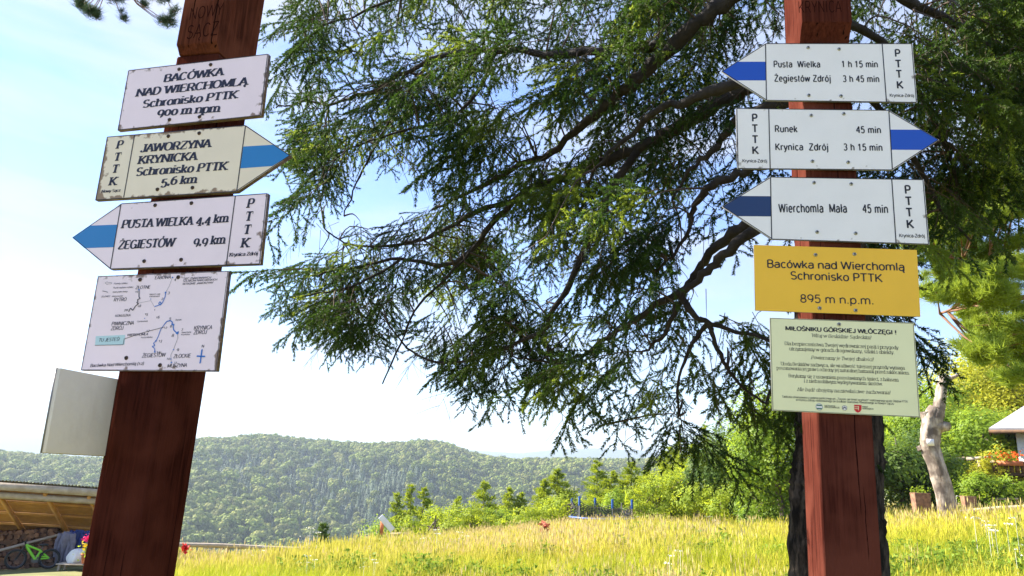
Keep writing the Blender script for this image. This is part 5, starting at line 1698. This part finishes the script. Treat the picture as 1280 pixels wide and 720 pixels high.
# ------------------------------------------------------------------ woodshed and what stands in it
M['lime'] = mat('lime_paint', (0.22, 0.62, 0.03), 0.35)
M['rubber'] = mat('black_rubber', (0.012, 0.012, 0.013), 0.7)
M['steel'] = mat('dark_steel', (0.12, 0.12, 0.13), 0.4, metal=0.7)
M['grey_cloth'] = mat('grey_cloth', (0.20, 0.19, 0.24), 0.95, (0.14, 0.13, 0.17), 8, bump=.3)
M['navy_cloth'] = mat('navy_cloth', (0.02, 0.04, 0.15), 0.95, (0.03, 0.05, 0.2), 8, bump=.3)
M['white_cloth'] = mat('white_cloth', (0.75, 0.74, 0.70), 0.9)
M['red'] = mat('red_petals', (0.65, 0.02, 0.03), 0.6, trans=.2, tcol=(.7, .05, .03))
M['pink'] = mat('pink_petals', (0.75, 0.02, 0.15), 0.6, trans=.2, tcol=(.8, .05, .2))
M['orange'] = mat('orange_petals', (0.8, 0.13, 0.02), 0.6, trans=.2, tcol=(.8, .2, .03))
M['yellow_p'] = mat('yellow_petals', (0.75, 0.55, 0.03), 0.6, trans=.2, tcol=(.8, .6, .03))
M['terracotta'] = mat('terracotta', (0.55, 0.17, 0.06), 0.85, (0.45, 0.14, 0.06), 12)
M['daylight_panel'] = mat('daylight_panel', (0.50, 0.56, 0.50), 0.8, (0.4, 0.46, 0.4), 6)
M['tin'] = mat('corrugated_tin', (0.35, 0.34, 0.33), 0.5, (0.25, 0.22, 0.2), 3, metal=.3)
M['white_wall'] = mat('white_render', (0.80, 0.80, 0.80), 0.9, (0.74, 0.74, 0.75), 5, bump=.1)
M['roof_pale'] = mat('pale_sheet_roof', (0.42, 0.41, 0.42), 0.6, (0.34, 0.33, 0.34), 3)
M['tramp_blue'] = mat('blue_foam', (0.02, 0.10, 0.42), 0.5)
M['net'] = mat('dark_net', (0.05, 0.05, 0.055), 0.8)
M['red_rust'] = mat('dock_seed_rust', (0.42, 0.10, 0.05), 0.8)

def W3(px, py, d):
    return at(px, py, d)

def woodshed():
    D1, D2 = 24.5, 27.2                      # eave distance, back wall distance
    E0, E1 = at(-60, 600, D1 + .6), at(172, 616, D1 - .4)
    e = E1 - E0
    eh = e * [1, 1, 0]
    L = np.linalg.norm(eh)
    eh /= L
    back = np.array([-eh[1], eh[0], 0])
    if back[1] < 0:
        back = -back
    drop = 1.55
    depth = 2.9
    gz0 = gz1(*(E0[:2]))
    base = (E0 + E1) / 2
    t = thing('woodshed', 'open wooden lean-to shed with a sloping timber roof, full of firewood, behind the left post', 'shed', (base[0], base[1], gz1(base[0], base[1])))
    f = lambda s, b, h: E0 + e * s + back * b + np.array([0, 0, h])     # along eave 0..1, back metres, up
    sl = -drop / depth
    # roof boards seen from below
    nb = 13
    for k in range(nb):
        a, b = k / nb * depth + 0.008, (k + 1) / nb * depth - 0.008
        g = Geo()
        P = [f(-.02, a, sl * a - .05 + .004 * (k % 3)), f(1.02, a, sl * a - .05 + .004 * (k % 3)), f(1.02, b, sl * b - .05 + .004 * (k % 3)), f(-.02, b, sl * b - .05 + .004 * (k % 3))]
        g.poly(P, (0, 0, .022)).build('roof_board', M['roof_wood'], t)
    # corrugated sheet above
    g = Geo()
    n = 260
    V = []
    for i in range(n + 1):
        s_ = -.02 + 1.04 * i / n
        zz = .02 + .014 * (1 + math.sin(i * 1.35))
        V += [f(s_, -.10, sl * -.10 + zz), f(s_, depth, sl * depth + zz)]
    g.add(V, [(2 * i, 2 * i + 2, 2 * i + 3, 2 * i + 1) for i in range(n)])
    g.build('corrugated_sheet', M['tin'], t)
    g = Geo().beam(f(-.02, -.08, -.07), f(1.02, -.08, -.07), .035, .20)
    g.build('fascia_board', M['plank'], t)
    g = Geo().tube([f(-.02, .12, -.30), f(.5, .12, -.31), f(1.02, .12, -.30)], .095, 9)
    g.build('front_purlin', M['plank'], t, smooth=True)
    for b in (.75, 1.4, 2.05, 2.65):
        Geo().beam(f(-.02, b, sl * b - .10), f(1.02, b, sl * b - .10), .06, .07).build('batten', M['roof_wood'], t)
    for s_ in (.02, .26, .52, .76, .98):
        Geo().beam(f(s_ - .03, .0, -.17), f(s_ + .05, depth - .05, sl * depth - .20), .07, .12).build('rafter', M['roof_wood'], t)
    for s_ in (.03, .985):
        a = f(s_, .12, -.35)
        z0 = gz1(a[0], a[1])
        Geo().tube([(a[0], a[1], z0 - .2), a], .07, 8).build('post', M['plank_dark'], t)
    for s_ in (.02, .5, .98):
        a = f(s_, depth, sl * depth - .1)
        Geo().tube([(a[0], a[1], gz1(a[0], a[1]) - .2), a], .07, 8).build('post', M['plank_dark'], t)
    # back wall planks
    a0 = f(0, depth, sl * depth - .15)
    for k in range(7):
        zt = -.15 - .21 * k + sl * depth
        Geo().beam(f(0, depth + .06, zt - .1), f(.72, depth + .06, zt - .1), .025, .212).build('wall_plank', M['plank_dark'], t)
    # added panels, coloured pale like daylight through gaps at the right end
    for (s0, s1, h0, h1) in ((.70, .80, -.70, -.32), (.88, .985, -1.0, -.34)):
        P = [f(s0, depth - .2, sl * depth + h0 + .4), f(s1, depth - .2, sl * depth + h0 + .4), f(s1, depth - .2, sl * depth + h1 + .25), f(s0, depth - .2, sl * depth + h1 + .25)]
        Geo().poly(P, tuple(back * .02)).build('daylight_panel', M['daylight_panel'], t)
    # firewood: each log of the front face is its own piece
    rg = np.random.default_rng(5)
    tt = thing('firewood_stack', 'rough stack of split brown firewood logs under the shed roof behind the bicycle', 'firewood', (f(.3, 2.1, 0)[0], f(.3, 2.1, 0)[1], gz1(f(.3, 2.1, 0)[0], f(.3, 2.1, 0)[1])))
    cnt = 0
    gg = Geo()
    for row in range(14):
        for c in range(30):
            s_ = .03 + c * .0205 + rg.normal(0, .003) + (row % 2) * .01
            p = f(s_, 1.95 + rg.normal(0, .07), 0)
            z0 = gz1(p[0], p[1])
            z = z0 + .07 + row * .118 + rg.normal(0, .012)
            top = E0[2] + sl * 2.0 - .35
            if z > top - (.4 if c > 22 else 0):
                continue
            r_ = rg.uniform(.06, .088)
            m = int(rg.integers(4, 9))
            an = np.sort(rg.uniform(0, 2 * pi, m)) if m > 40 else np.arange(m) * 2 * pi / m + rg.uniform(0, 6) + rg.uniform(-.25, .25, m)
            ring = [np.array([p[0], p[1], z]) + eh * r_ * cos(a) + np.array([0, 0, r_ * sin(a)]) for a in an]
            g = Geo().poly(ring, tuple(back * .35))
            if cnt < 290:
                g.build('log', M['log_end'] if rg.random() < .38 else M['log'], tt)
            else:
                gg.add(g.v[0], g.q[0])
                for v_, f_ in zip(g.v[1:], g.t):
                    pass
            cnt += 1
    if gg.n:
        gg.build('logs', M['log'], tt, kind='stuff')
    # leaning pole
    a, b = at(0, 688, 24.6), at(86, 665, 25.4)
    g = Geo().tube([a + (a - b) * .3, b], .035, 7)
    tag(g.build('leaning_pole', M['plank'], None), 'long thin pole leaning against the firewood behind the bicycle', 'pole')
woodshed()

def bicycle():
    D_ = 24.0
    A, B = at(19.5, 699, D_), at(61, 703, D_ - .1)
    u = B - A
    u[2] = 0
    Lw = np.linalg.norm(u)
    u /= Lw
    k = 1.0
    sc = Lw / 1.15
    z0 = gz1(A[0], A[1])
    zc = A[2]
    O = np.array([A[0], A[1], zc])
    t = thing('bicycle', 'mountain bicycle with a lime green frame parked in front of the firewood', 'bicycle', (O[0], O[1], z0))
    n = np.array([u[1], -u[0], 0])
    p = lambda x, z, y=0: O + u * x * sc + np.array([0, 0, z * sc]) + n * y
    def wheel(x):
        R_ = .34
        g = Geo().tube([p(x + R_ * cos(a), R_ * sin(a)) for a in np.linspace(0, 2 * pi, 29)], .032, 7, cap=False)
        w = g.build('wheel', M['rubber'], t, smooth=True)
        g = Geo().tube([p(x + R_ * .88 * cos(a), R_ * .88 * sin(a)) for a in np.linspace(0, 2 * pi, 25)], .012, 5, cap=False)
        g.build('rim', M['steel'], w)
        g = Geo()
        for a in np.linspace(0, 2 * pi, 17)[:-1]:
            g.tube([p(x, 0), p(x + R_ * .86 * cos(a), R_ * .86 * sin(a))], .002, 3)
        g.tube([p(x, 0, -.05), p(x, 0, .05)], .02, 7)
        g.build('spokes', M['steel'], w, kind='stuff')
    wheel(0); wheel(1.15)
    g = Geo()
    for a, b, r in (((.30, .46), (.66, -.02), .030), ((.30, .52), (.82, .30), .022), ((.82, .32), (.66, -.02), .022), ((.66, -.02), (1.13, .02), .018), ((.82, .28), (1.13, .02), .018), ((.28, .56), (.33, .42), .028), ((.66, .10), (1.05, .08), .016)):
        g.tube([p(*a), p(*b)], r * 1.2, 7)
    g.build('frame', M['lime'], t, smooth=True)
    Geo().tube([p(0, 0, .05), p(.26, .50, .05)], .018, 6).tube([p(0, 0, -.05), p(.26, .50, -.05)], .018, 6).tube([p(.26, .5), p(.22, .66)], .02, 6).build('fork', M['rubber'], t)
    Geo().tube([p(.20, .68, -.33), p(.24, .67, -.1), p(.24, .67, .1), p(.20, .68, .33)], .016, 6).build('handlebar', M['rubber'], t)
    Geo().tube([p(.82, .30), p(.86, .50)], .014, 6).build('seat_post', M['steel'], t)
    Geo().blob(p(.87, .53), (.14, .07, .035), 10, 5).build('saddle', M['rubber'], t, smooth=True)
    Geo().tube([p(.66, -.02, -.02), p(.66, -.02, .02)], .09, 12).build('chainring', M['steel'], t)
    for s_ in (-1, 1):
        Geo().tube([p(.66, -.02, .07 * s_), p(.66 + .13 * s_, -.12, .09 * s_)], .012, 5).build('crank', M['steel'], t)
bicycle()

def cloth_heap(name, label, cat, px, py, d, r, m, seed, noise=.18):
    rg = random.Random(seed)
    c = at(px, py, d)
    g = Geo()
    seg, rings = 28, 10
    V = []
    for i in range(rings + 1):
        th = pi * i / rings
        for j in range(seg):
            ph = 2 * pi * j / seg
            k = (1 + noise * math.sin(3 * ph + seed + 2 * th) + .09 * math.sin(9 * ph + seed) + noise * .5 * (rg.random() - .5)) * (1 + .28 * (-cos(th))) / max(sin(th), .25) ** .45
            V.append((c[0] + r[0] * k * sin(th) * cos(ph), c[1] + r[1] * k * sin(th) * sin(ph), c[2] + r[2] * cos(th) * (1 + .1 * math.sin(2 * ph))))
    g.add(V, [(i * seg + j, (i + 1) * seg + j, (i + 1) * seg + (j + 1) % seg, i * seg + (j + 1) % seg) for i in range(rings) for j in range(seg)])
    return tag(g.build(name, m, None, smooth=True), label, cat)
def hung_jacket(label, px, py, d, w, h, m, seed):
    c = at(px, py, d)
    rg = random.Random(seed)
    n, k = 22, 14
    V = []
    for j in range(k + 1):
        v = j / k
        ww = w * (0.30 + 0.70 * min(1, v * 5) ** .7) * (1 + .10 * v)
        for i in range(n + 1):
            u = i / n - .5
            f = .055 * v ** .6 * math.sin(u * 22 + seed + v * 1.5) + .03 * math.sin(u * 9 + v * 6 + seed)
            V.append((c[0] + u * ww + .03 * v * math.sin(seed), c[1] + f - .16 * (1 - 4 * u * u), c[2] + h * .5 - h * v - .12 * h * abs(u) * (1 - v) + .02 * math.sin(u * 14 + seed) * v))
    g = Geo().add(V, [(j * (n + 1) + i, j * (n + 1) + i + 1, (j + 1) * (n + 1) + i + 1, (j + 1) * (n + 1) + i) for j in range(k) for i in range(n)])
    t = thing('jacket', label, 'jacket', tuple(c))
    o = g.build('body', m, t, smooth=True)
    sd = o.modifiers.new('cloth thickness', 'SOLIDIFY')
    sd.thickness = .02
    for s_ in (-1, 1):
        P = smooth_path([c + [s_ * w * .40, -.03, h * .40], c + [s_ * w * .58, -.05, h * .08], c + [s_ * w * .55, -.06, -h * .34]], 4)
        Geo().tube(P, np.linspace(.085, .055, len(P)) * (1 + .12 * np.sin(np.arange(len(P)) * 2.4)), 9).build('sleeve', m, t, smooth=True)
hung_jacket('grey jacket hanging beside the navy one at the right end of the shed', 82, 683, 24.2, .36, .80, M['grey_cloth'], 3)
hung_jacket('navy blue jacket hanging at the right end of the shed', 99, 676, 24.5, .46, .62, M['navy_cloth'], 5)
cloth_heap('sack', 'white sack lying beside the flower pot under the shed', 'sack', 97, 696, 23.2, (.24, .20, .19), M['white_cloth'], 8, .12)

def stool():
    c = at(96, 703, 23.0)
    z0 = gz1(c[0], c[1])
    t = thing('wooden_stool', 'small pale wooden stool carrying the white sack and flower pot', 'stool', (c[0], c[1], z0))
    zt = c[2] - .02
    for k in range(4):
        Geo().box((c[0] - .42, c[1] - .2 + k * .1, zt - .03), (c[0] + .5, c[1] - .11 + k * .1, zt)).build('slat', M['plank'], t)
    for sx in (-.36, .44):
        for sy in (-.15, .15):
            Geo().beam((c[0] + sx, c[1] + sy, z0 - .05), (c[0] + sx * .95, c[1] + sy, zt - .03), .05, .05, (0, 1, 0)).build('leg', M['plank'], t)
stool()

def flower_pot(px, py, d, r, h, label, mp_, mats, seed, n=60, name='flower_pot'):
    rg = np.random.default_rng(seed)
    c = at(px, py, d)
    t = thing(name, label, 'flower pot', tuple(c))
    k = 14
    V, F = [], []
    for (rr, zz) in ((.7, 0), (1, h), (1.12, h), (1.12, h + .03), (.95, h + .03), (.9, h - .02), (0.02, h - .02)):
        for j in range(k):
            V.append((c[0] + r * rr * cos(2 * pi * j / k), c[1] + r * rr * sin(2 * pi * j / k), c[2] + zz))
    F = [(i * k + j, i * k + (j + 1) % k, (i + 1) * k + (j + 1) % k, (i + 1) * k + j) for i in range(6) for j in range(k)]
    Geo().add(V, F).build('pot', mp_, t, smooth=True)
    C = c + np.array([0, 0, h + .12]) + rg.normal(0, 1, (n * 2, 3)) * np.array([r, r, .09])
    Geo().add(*leaves(C, .08, rg)).build('leaves', M['leaf'], t, kind='stuff')
    for m, (dx, dz) in mats:
        C = c + np.array([dx, -.05, h + .2 + dz]) + rg.normal(0, 1, (n, 3)) * np.array([r * .6, r * .6, .06])
        Geo().add(*leaves(C, .07, rg, aspect=.9)).build('blossom', M[m], t, kind='stuff')
flower_pot(107, 704, 22.8, .13, .2, 'terracotta pot with pink and yellow flowers beside the left post', M['terracotta'], [('pink', (0, .22)), ('yellow_p', (.02, .02))], 4, 40)

# things along the meadow's far edge
def log_rail():
    a, b = at(205, 681, 24.5), at(412, 686.5, 25.5)
    z = min(a[2], b[2])
    t = thing('log_rail', 'long weathered log rail at the meadow edge right of the left post', 'fence', (a[0], a[1], gz1(a[0], a[1])))
    Geo().tube(smooth_path([a, a * .7 + b * .3 + [0, 0, .02], a * .3 + b * .7 - [0, 0, .02], b], 4), .062, 8).build('rail', M['plank'], t, smooth=True)
    for s_ in (.06, .36, .66, .95):
        p = a + (b - a) * s_
        Geo().tube([(p[0], p[1] + .08, gz1(p[0], p[1]) - .1), (p[0], p[1] + .08, p[2] + .02)], .05, 7).build('post', M['plank'], t)
log_rail()

def red_flower(px, py, d, r, label, m, seed, stem=.5, name='red_flower'):
    rg = np.random.default_rng(seed)
    c = at(px, py, d)
    z0 = gz1(c[0], c[1])
    t = thing(name, label, 'flower', (c[0], c[1], z0))
    Geo().tube([(c[0], c[1], z0), c], .006, 5).build('stem', M['weed'], t)
    C = c + rg.normal(0, r * .5, (70, 3))
    Geo().add(*leaves(C, r * .8, rg, aspect=.9)).build('blossom', M[m], t, kind='stuff')
red_flower(231, 684, 22.5, .11, 'bright red flower head beside the right edge of the left post', 'red', 1)
red_flower(681, 659, 25, .15, 'rust red dock plant standing in the grass left of the trampoline', 'red_rust', 2, name='dock_plant')

def trampoline():
    D_ = 36.0
    c = at(752, 640, D_)
    z0 = gz1(c[0], c[1])
    c = np.array([c[0], c[1], z0])
    t = thing('trampoline', 'garden trampoline with blue padded poles and a sagging dark net at the meadow edge', 'trampoline', tuple(c))
    rx, ry = 1.5, 1.5
    zt = at(752, 647, D_)[2]
    ring = [(c[0] + rx * cos(a), c[1] + ry * sin(a), zt) for a in np.linspace(0, 2 * pi, 33)]
    Geo().tube(ring, .05, 7, cap=False).build('rim_pad', M['tramp_blue'], t, smooth=True)
    Geo().flat([(c[0] + rx * .93 * cos(a), c[1] + ry * .93 * sin(a), zt - .01) for a in np.linspace(0, 2 * pi, 25)[:-1]]).build('jumping_mat', M['rubber'], t)
    poles = [(715, 622, 37), (724.5, 620.5, 35), (744, 622.5, 37.3), (765.6, 624, 34.8), (777, 628, 37.3), (790, 624.5, 36)]
    tops = []
    for px, py, d in poles:
        p = at(px, py, d)
        zz = gz1(p[0], p[1])
        pl_ = Geo().tube([(p[0], p[1], zz - .1), (p[0], p[1], p[2] - .02)], .03, 7).build('pole', M['tin'], t)
        if px != 777:
            Geo().tube([(p[0], p[1], p[2] - .40), (p[0], p[1], p[2])], .055, 9).build('foam_sleeve', M['tramp_blue'], pl_, smooth=True)
        tops.append(p)
    order = [0, 1, 3, 5, 4, 2]
    for i in range(6):
        a, b = tops[order[i]], tops[order[(i + 1) % 6]]
        n = 9
        up, lo = [], []
        for j in range(n):
            s_ = j / (n - 1)
            m = a + (b - a) * s_
            sag = .22 * 4 * s_ * (1 - s_)
            up.append(m - [0, 0, .22 + sag])
            lo.append(np.array([m[0], m[1], zt - .05]))
        g = Geo()
        # woven net: thin crossing straps
        for j in range(n):
            g.tube([up[j], lo[j]], .012, 4)
        for h in np.linspace(0, 1, 9):
            g.tube([u_ * (1 - h) + l_ * h for u_, l_ in zip(up, lo)], .016, 4)
        g.build('safety_net', M['net'], t, kind='stuff')
trampoline()

def tilted_board():
    a, b = at(475.5, 645.5, 33), at(491, 663, 33)
    t = thing('tilted_board', 'white board tilted up at the meadow edge left of the young conifers', 'board', (b[0], b[1], gz1(b[0], b[1])))
    Geo().beam(a, b, .24, .05, (0, -1, .25)).build('board', M['white_wall'], t, bevel=.02)
    c = at(477, 655, 33.2)
    Geo().box((c[0] - .06, c[1], c[2] - .45), (c[0] + .08, c[1] + .1, c[2] + .12)).build('prop', M['orange'] if False else M['terracotta'], t)
    p, q = at(488, 667, 32.6), at(512, 667.5, 32.6)
    Geo().beam(p, q, .3, .07).build('seat', M['plank'], t)
    for s_ in (.1, .9):
        m = p + (q - p) * s_
        Geo().beam((m[0], m[1], gz1(m[0], m[1]) - .1), (m[0], m[1], m[2] - .035), .08, .08, (0, 1, 0)).build('leg', M['plank'], t)
tilted_board()

# ------------------------------------------------------------------ little house at the right edge
def house():
    D_ = 34.0
    c = at(1272, 560, D_)
    x0, y0 = c[0], c[1]
    z0 = gz1(x0, y0)
    t = thing('white_house', 'small white house with a pale pyramid roof and dark eaves, cut by the right edge', 'house', (x0 + 2.5, y0 + 2.5, z0))
    ze = at(1272, 538, D_)[2]
    Geo().box((x0, y0, z0 - .3), (x0 + 5, y0 + 5, ze + .1)).build('wall', M['white_wall'], t)
    tip = at(1245.5, 535.5, D_ - .6)
    o = x0 - tip[0]
    apex = at(1345, 466, D_)
    ax_, ay_ = x0 + 2.5, y0 + 2.5
    zt = tip[2]
    cn = [(tip[0], y0 - o, zt), (x0 + 5 + o, y0 - o, zt), (x0 + 5 + o, y0 + 5 + o, zt), (tip[0], y0 + 5 + o, zt)]
    ap = (ax_, ay_, zt + 2.5)
    for i in range(4):
        a, b = np.array(cn[i]), np.array(cn[(i + 1) % 4])
        g = Geo().flat([a, b, ap])
        g.flat([a - [0, 0, .06], ap - np.array([0, 0, .06]), b - [0, 0, .06]])
        g.add([a, b, b - [0, 0, .06], a - [0, 0, .06]], [(0, 1, 2, 3)])
        g.build('roof_face', M['roof_pale'], t)
        Geo().beam(a - [0, 0, .12], b - [0, 0, .12], .04, .11).build('fascia', M['plank_dark'], t)
    Geo().box((cn[0][0] + .05, cn[0][1] + .05, zt - .10), (cn[2][0] - .05, cn[2][1] - .05, zt - .075)).build('soffit', M['plank_dark'], t)
    # window on the front wall
    wz = at(1279, 560, D_)[2]
    fx = x0 + .45
    fr = Geo().box((fx, y0 - .03, wz - .5), (fx + 1.0, y0 - .003, wz + .45)).build('window', M['plank_dark'], t)
    Geo().box((fx + .08, y0 - .036, wz - .42), (fx + .92, y0 - .031, wz + .37)).build('pane', M['steel'], fr)
    # flower balcony
    p = np.array([x0 - .85, y0 - 1.2, 0])
    zb0, zb1 = at(1260, 591, D_ - 1.2)[2], at(1260, 578, D_ - 1.2)[2]
    n = 16
    for k in range(n):
        xx = p[0] + k * .17
        Geo().box((xx, p[1], zb0), (xx + .14, p[1] + .03, zb1 + .02 * (k % 2))).build('balcony_board', M['plank_dark'], t)
    Geo().beam((p[0] - .05, p[1] - .04, zb1 + .02), (p[0] + n * .17, p[1] - .04, zb1 + .02), .06, .07).build('balcony_rail', M['plank'], t)
    Geo().box((p[0], p[1] + .04, zb0 - .1), (p[0] + n * .17, y0 - .01, zb0)).build('balcony_floor', M['plank_dark'], t)
    for xx in (p[0] + .05, p[0] + 1.6):
        Geo().box((xx, p[1] + .05, z0 - .3), (xx + .12, p[1] + .17, zb0 - .1)).build('balcony_post', M['plank_dark'], t)
    rg = np.random.default_rng(8)
    boxes = []
    for k, xx in enumerate((.15, 1.15, 2.1)):
        b = thing('flower_box', ['box of orange geraniums at the left end of the house balcony', 'box of orange geraniums in the middle of the house balcony', 'box of orange geraniums at the far right of the balcony'][k], 'flower box', (p[0] + xx + .4, p[1] - .15, zb1 - .12), 'geranium boxes on the balcony')
        Geo().box((p[0] + xx, p[1] - .25, zb1 - .12), (p[0] + xx + .8, p[1] - .05, zb1 + .05)).build('box', M['terracotta'], b)
        C = np.array([p[0] + xx + .4, p[1] - .15, zb1 + .15]) + rg.normal(0, 1, (130, 3)) * [.26, .08, .09]
        Geo().add(*leaves(C, .09, rg)).build('leaves', M['leaf'], b, kind='stuff')
        C = np.array([p[0] + xx + .4, p[1] - .2, zb1 + .24]) + rg.normal(0, 1, (90, 3)) * [.26, .08, .09]
        Geo().add(*leaves(C, .10, rg, aspect=.9)).build('blossom', M['orange'], b, kind='stuff')
        boxes.append(b)
    Rm = Matrix.Translation((x0, y0, 0)) @ Matrix.Rotation(-radians(34), 4, 'Z') @ Matrix.Translation((-x0, -y0, 0))
    for o in [t] + boxes:
        o.matrix_world = Rm @ WM[o.name]
house()

def pergola():
    D_ = 33.5
    a, b = at(1208, 574, D_), at(1228, 572.5, D_)
    t = thing('pergola', 'pale wooden pergola corner left of the golden shrub', 'pergola', (b[0], b[1], gz1(b[0], b[1])))
    Geo().beam(a, b + (b - a) * .8, .14, .12).build('beam', M['plank'], t)
    Geo().beam(a + [0, 1.4, 0], b + (b - a) * .8 + [0, 1.4, 0], .14, .12).build('beam', M['plank'], t)
    for px in (1223, 1226):
        p = at(px, 575, D_ + (1.4 if px == 1226 else 0))
        Geo().box((p[0] - .07, p[1] - .07, gz1(p[0], p[1]) - .1), (p[0] + .07, p[1] + .07, p[2] - .02)).build('post', M['plank'], t)
pergola()

def bench(px0, px1, py, d, label, drop):
    a, b = at(px0, py, d), at(px1, py - .5, d)
    t = thing('garden_bench', label, 'bench', (a[0], a[1], gz1(a[0], a[1])))
    for k in range(2):
        Geo().beam(a + [0, k * .22, 0], b + [0, k * .22, 0], .19, .06).build('seat_plank', M['plank'], t)
    for s_ in (.12, .88):
        m = a + (b - a) * s_
        Geo().box((m[0] - .06, m[1] + .0, gz1(m[0], m[1]) - .1), (m[0] + .06, m[1] + .25, m[2] - .03)).build('leg', M['plank_dark'], t)
bench(1243, 1273, 624, 30.5, 'pale plank bench under the flower balcony', .4)
a, b = at(1196, 640.5, 29), at(1300, 633, 29.5)
tag(Geo().tube([a, (a + b) / 2 + [0, 0, .03], b], .07, 8).build('long_log', M['plank'], None, smooth=True), 'long pale log lying at the meadow edge in front of the bench', 'log')

def planter(px, py, d, w, h, label, m, seed):
    rg = np.random.default_rng(seed)
    c = at(px, py, d)
    z0 = gz1(c[0], c[1])
    t = thing('planter', label, 'planter', (c[0], c[1], z0))
    top = c[2]
    g = Geo()
    k = 4
    R1, R0 = w / 2 * 1.2, w / 2 * .85
    V = [(c[0] + s[0] * R0, c[1] + s[1] * R0 * .6, z0 - .05) for s in ((-1, -1), (1, -1), (1, 1), (-1, 1))] + [(c[0] + s[0] * R1, c[1] + s[1] * R1 * .6, top) for s in ((-1, -1), (1, -1), (1, 1), (-1, 1))]
    g.add(V, [(0, 3, 2, 1), (4, 5, 6, 7), (0, 1, 5, 4), (1, 2, 6, 5), (2, 3, 7, 6), (3, 0, 4, 7)]).build('tub', m, t, bevel=.01)
    C = np.array([c[0], c[1], top + .08]) + rg.normal(0, 1, (80, 3)) * [w * .35, w * .2, .07]
    Geo().add(*leaves(C, .09, rg)).build('leaves', M['leaf'], t, kind='stuff')
planter(1150, 616, 27, .42, .5, 'tapering wooden planter at the foot of the bare dead trunk', M['log_end'], 3)
planter(1210, 620, 29.5, .34, .6, 'tall narrow wooden planter left of the bench', M['log_end'], 4)

HAZE = True
if HAZE:
    g = Geo().box((-9800, -9800, -112), (9800, 9800, 330))
    hz = bpy.data.materials.new('valley_haze')
    hz.use_nodes = True
    N = hz.node_tree.nodes
    N.remove(N['Principled BSDF'])
    pv = N.new('ShaderNodeVolumePrincipled')
    pv.inputs['Color'].default_value = (0.60, 0.71, 0.86, 1)
    pv.inputs['Density'].default_value = 0.00023
    pv.inputs['Anisotropy'].default_value = 0.2
    hz.node_tree.links.new(pv.outputs[0], N['Material Output'].inputs['Volume'])
    g.build('haze', hz, kind='stuff')
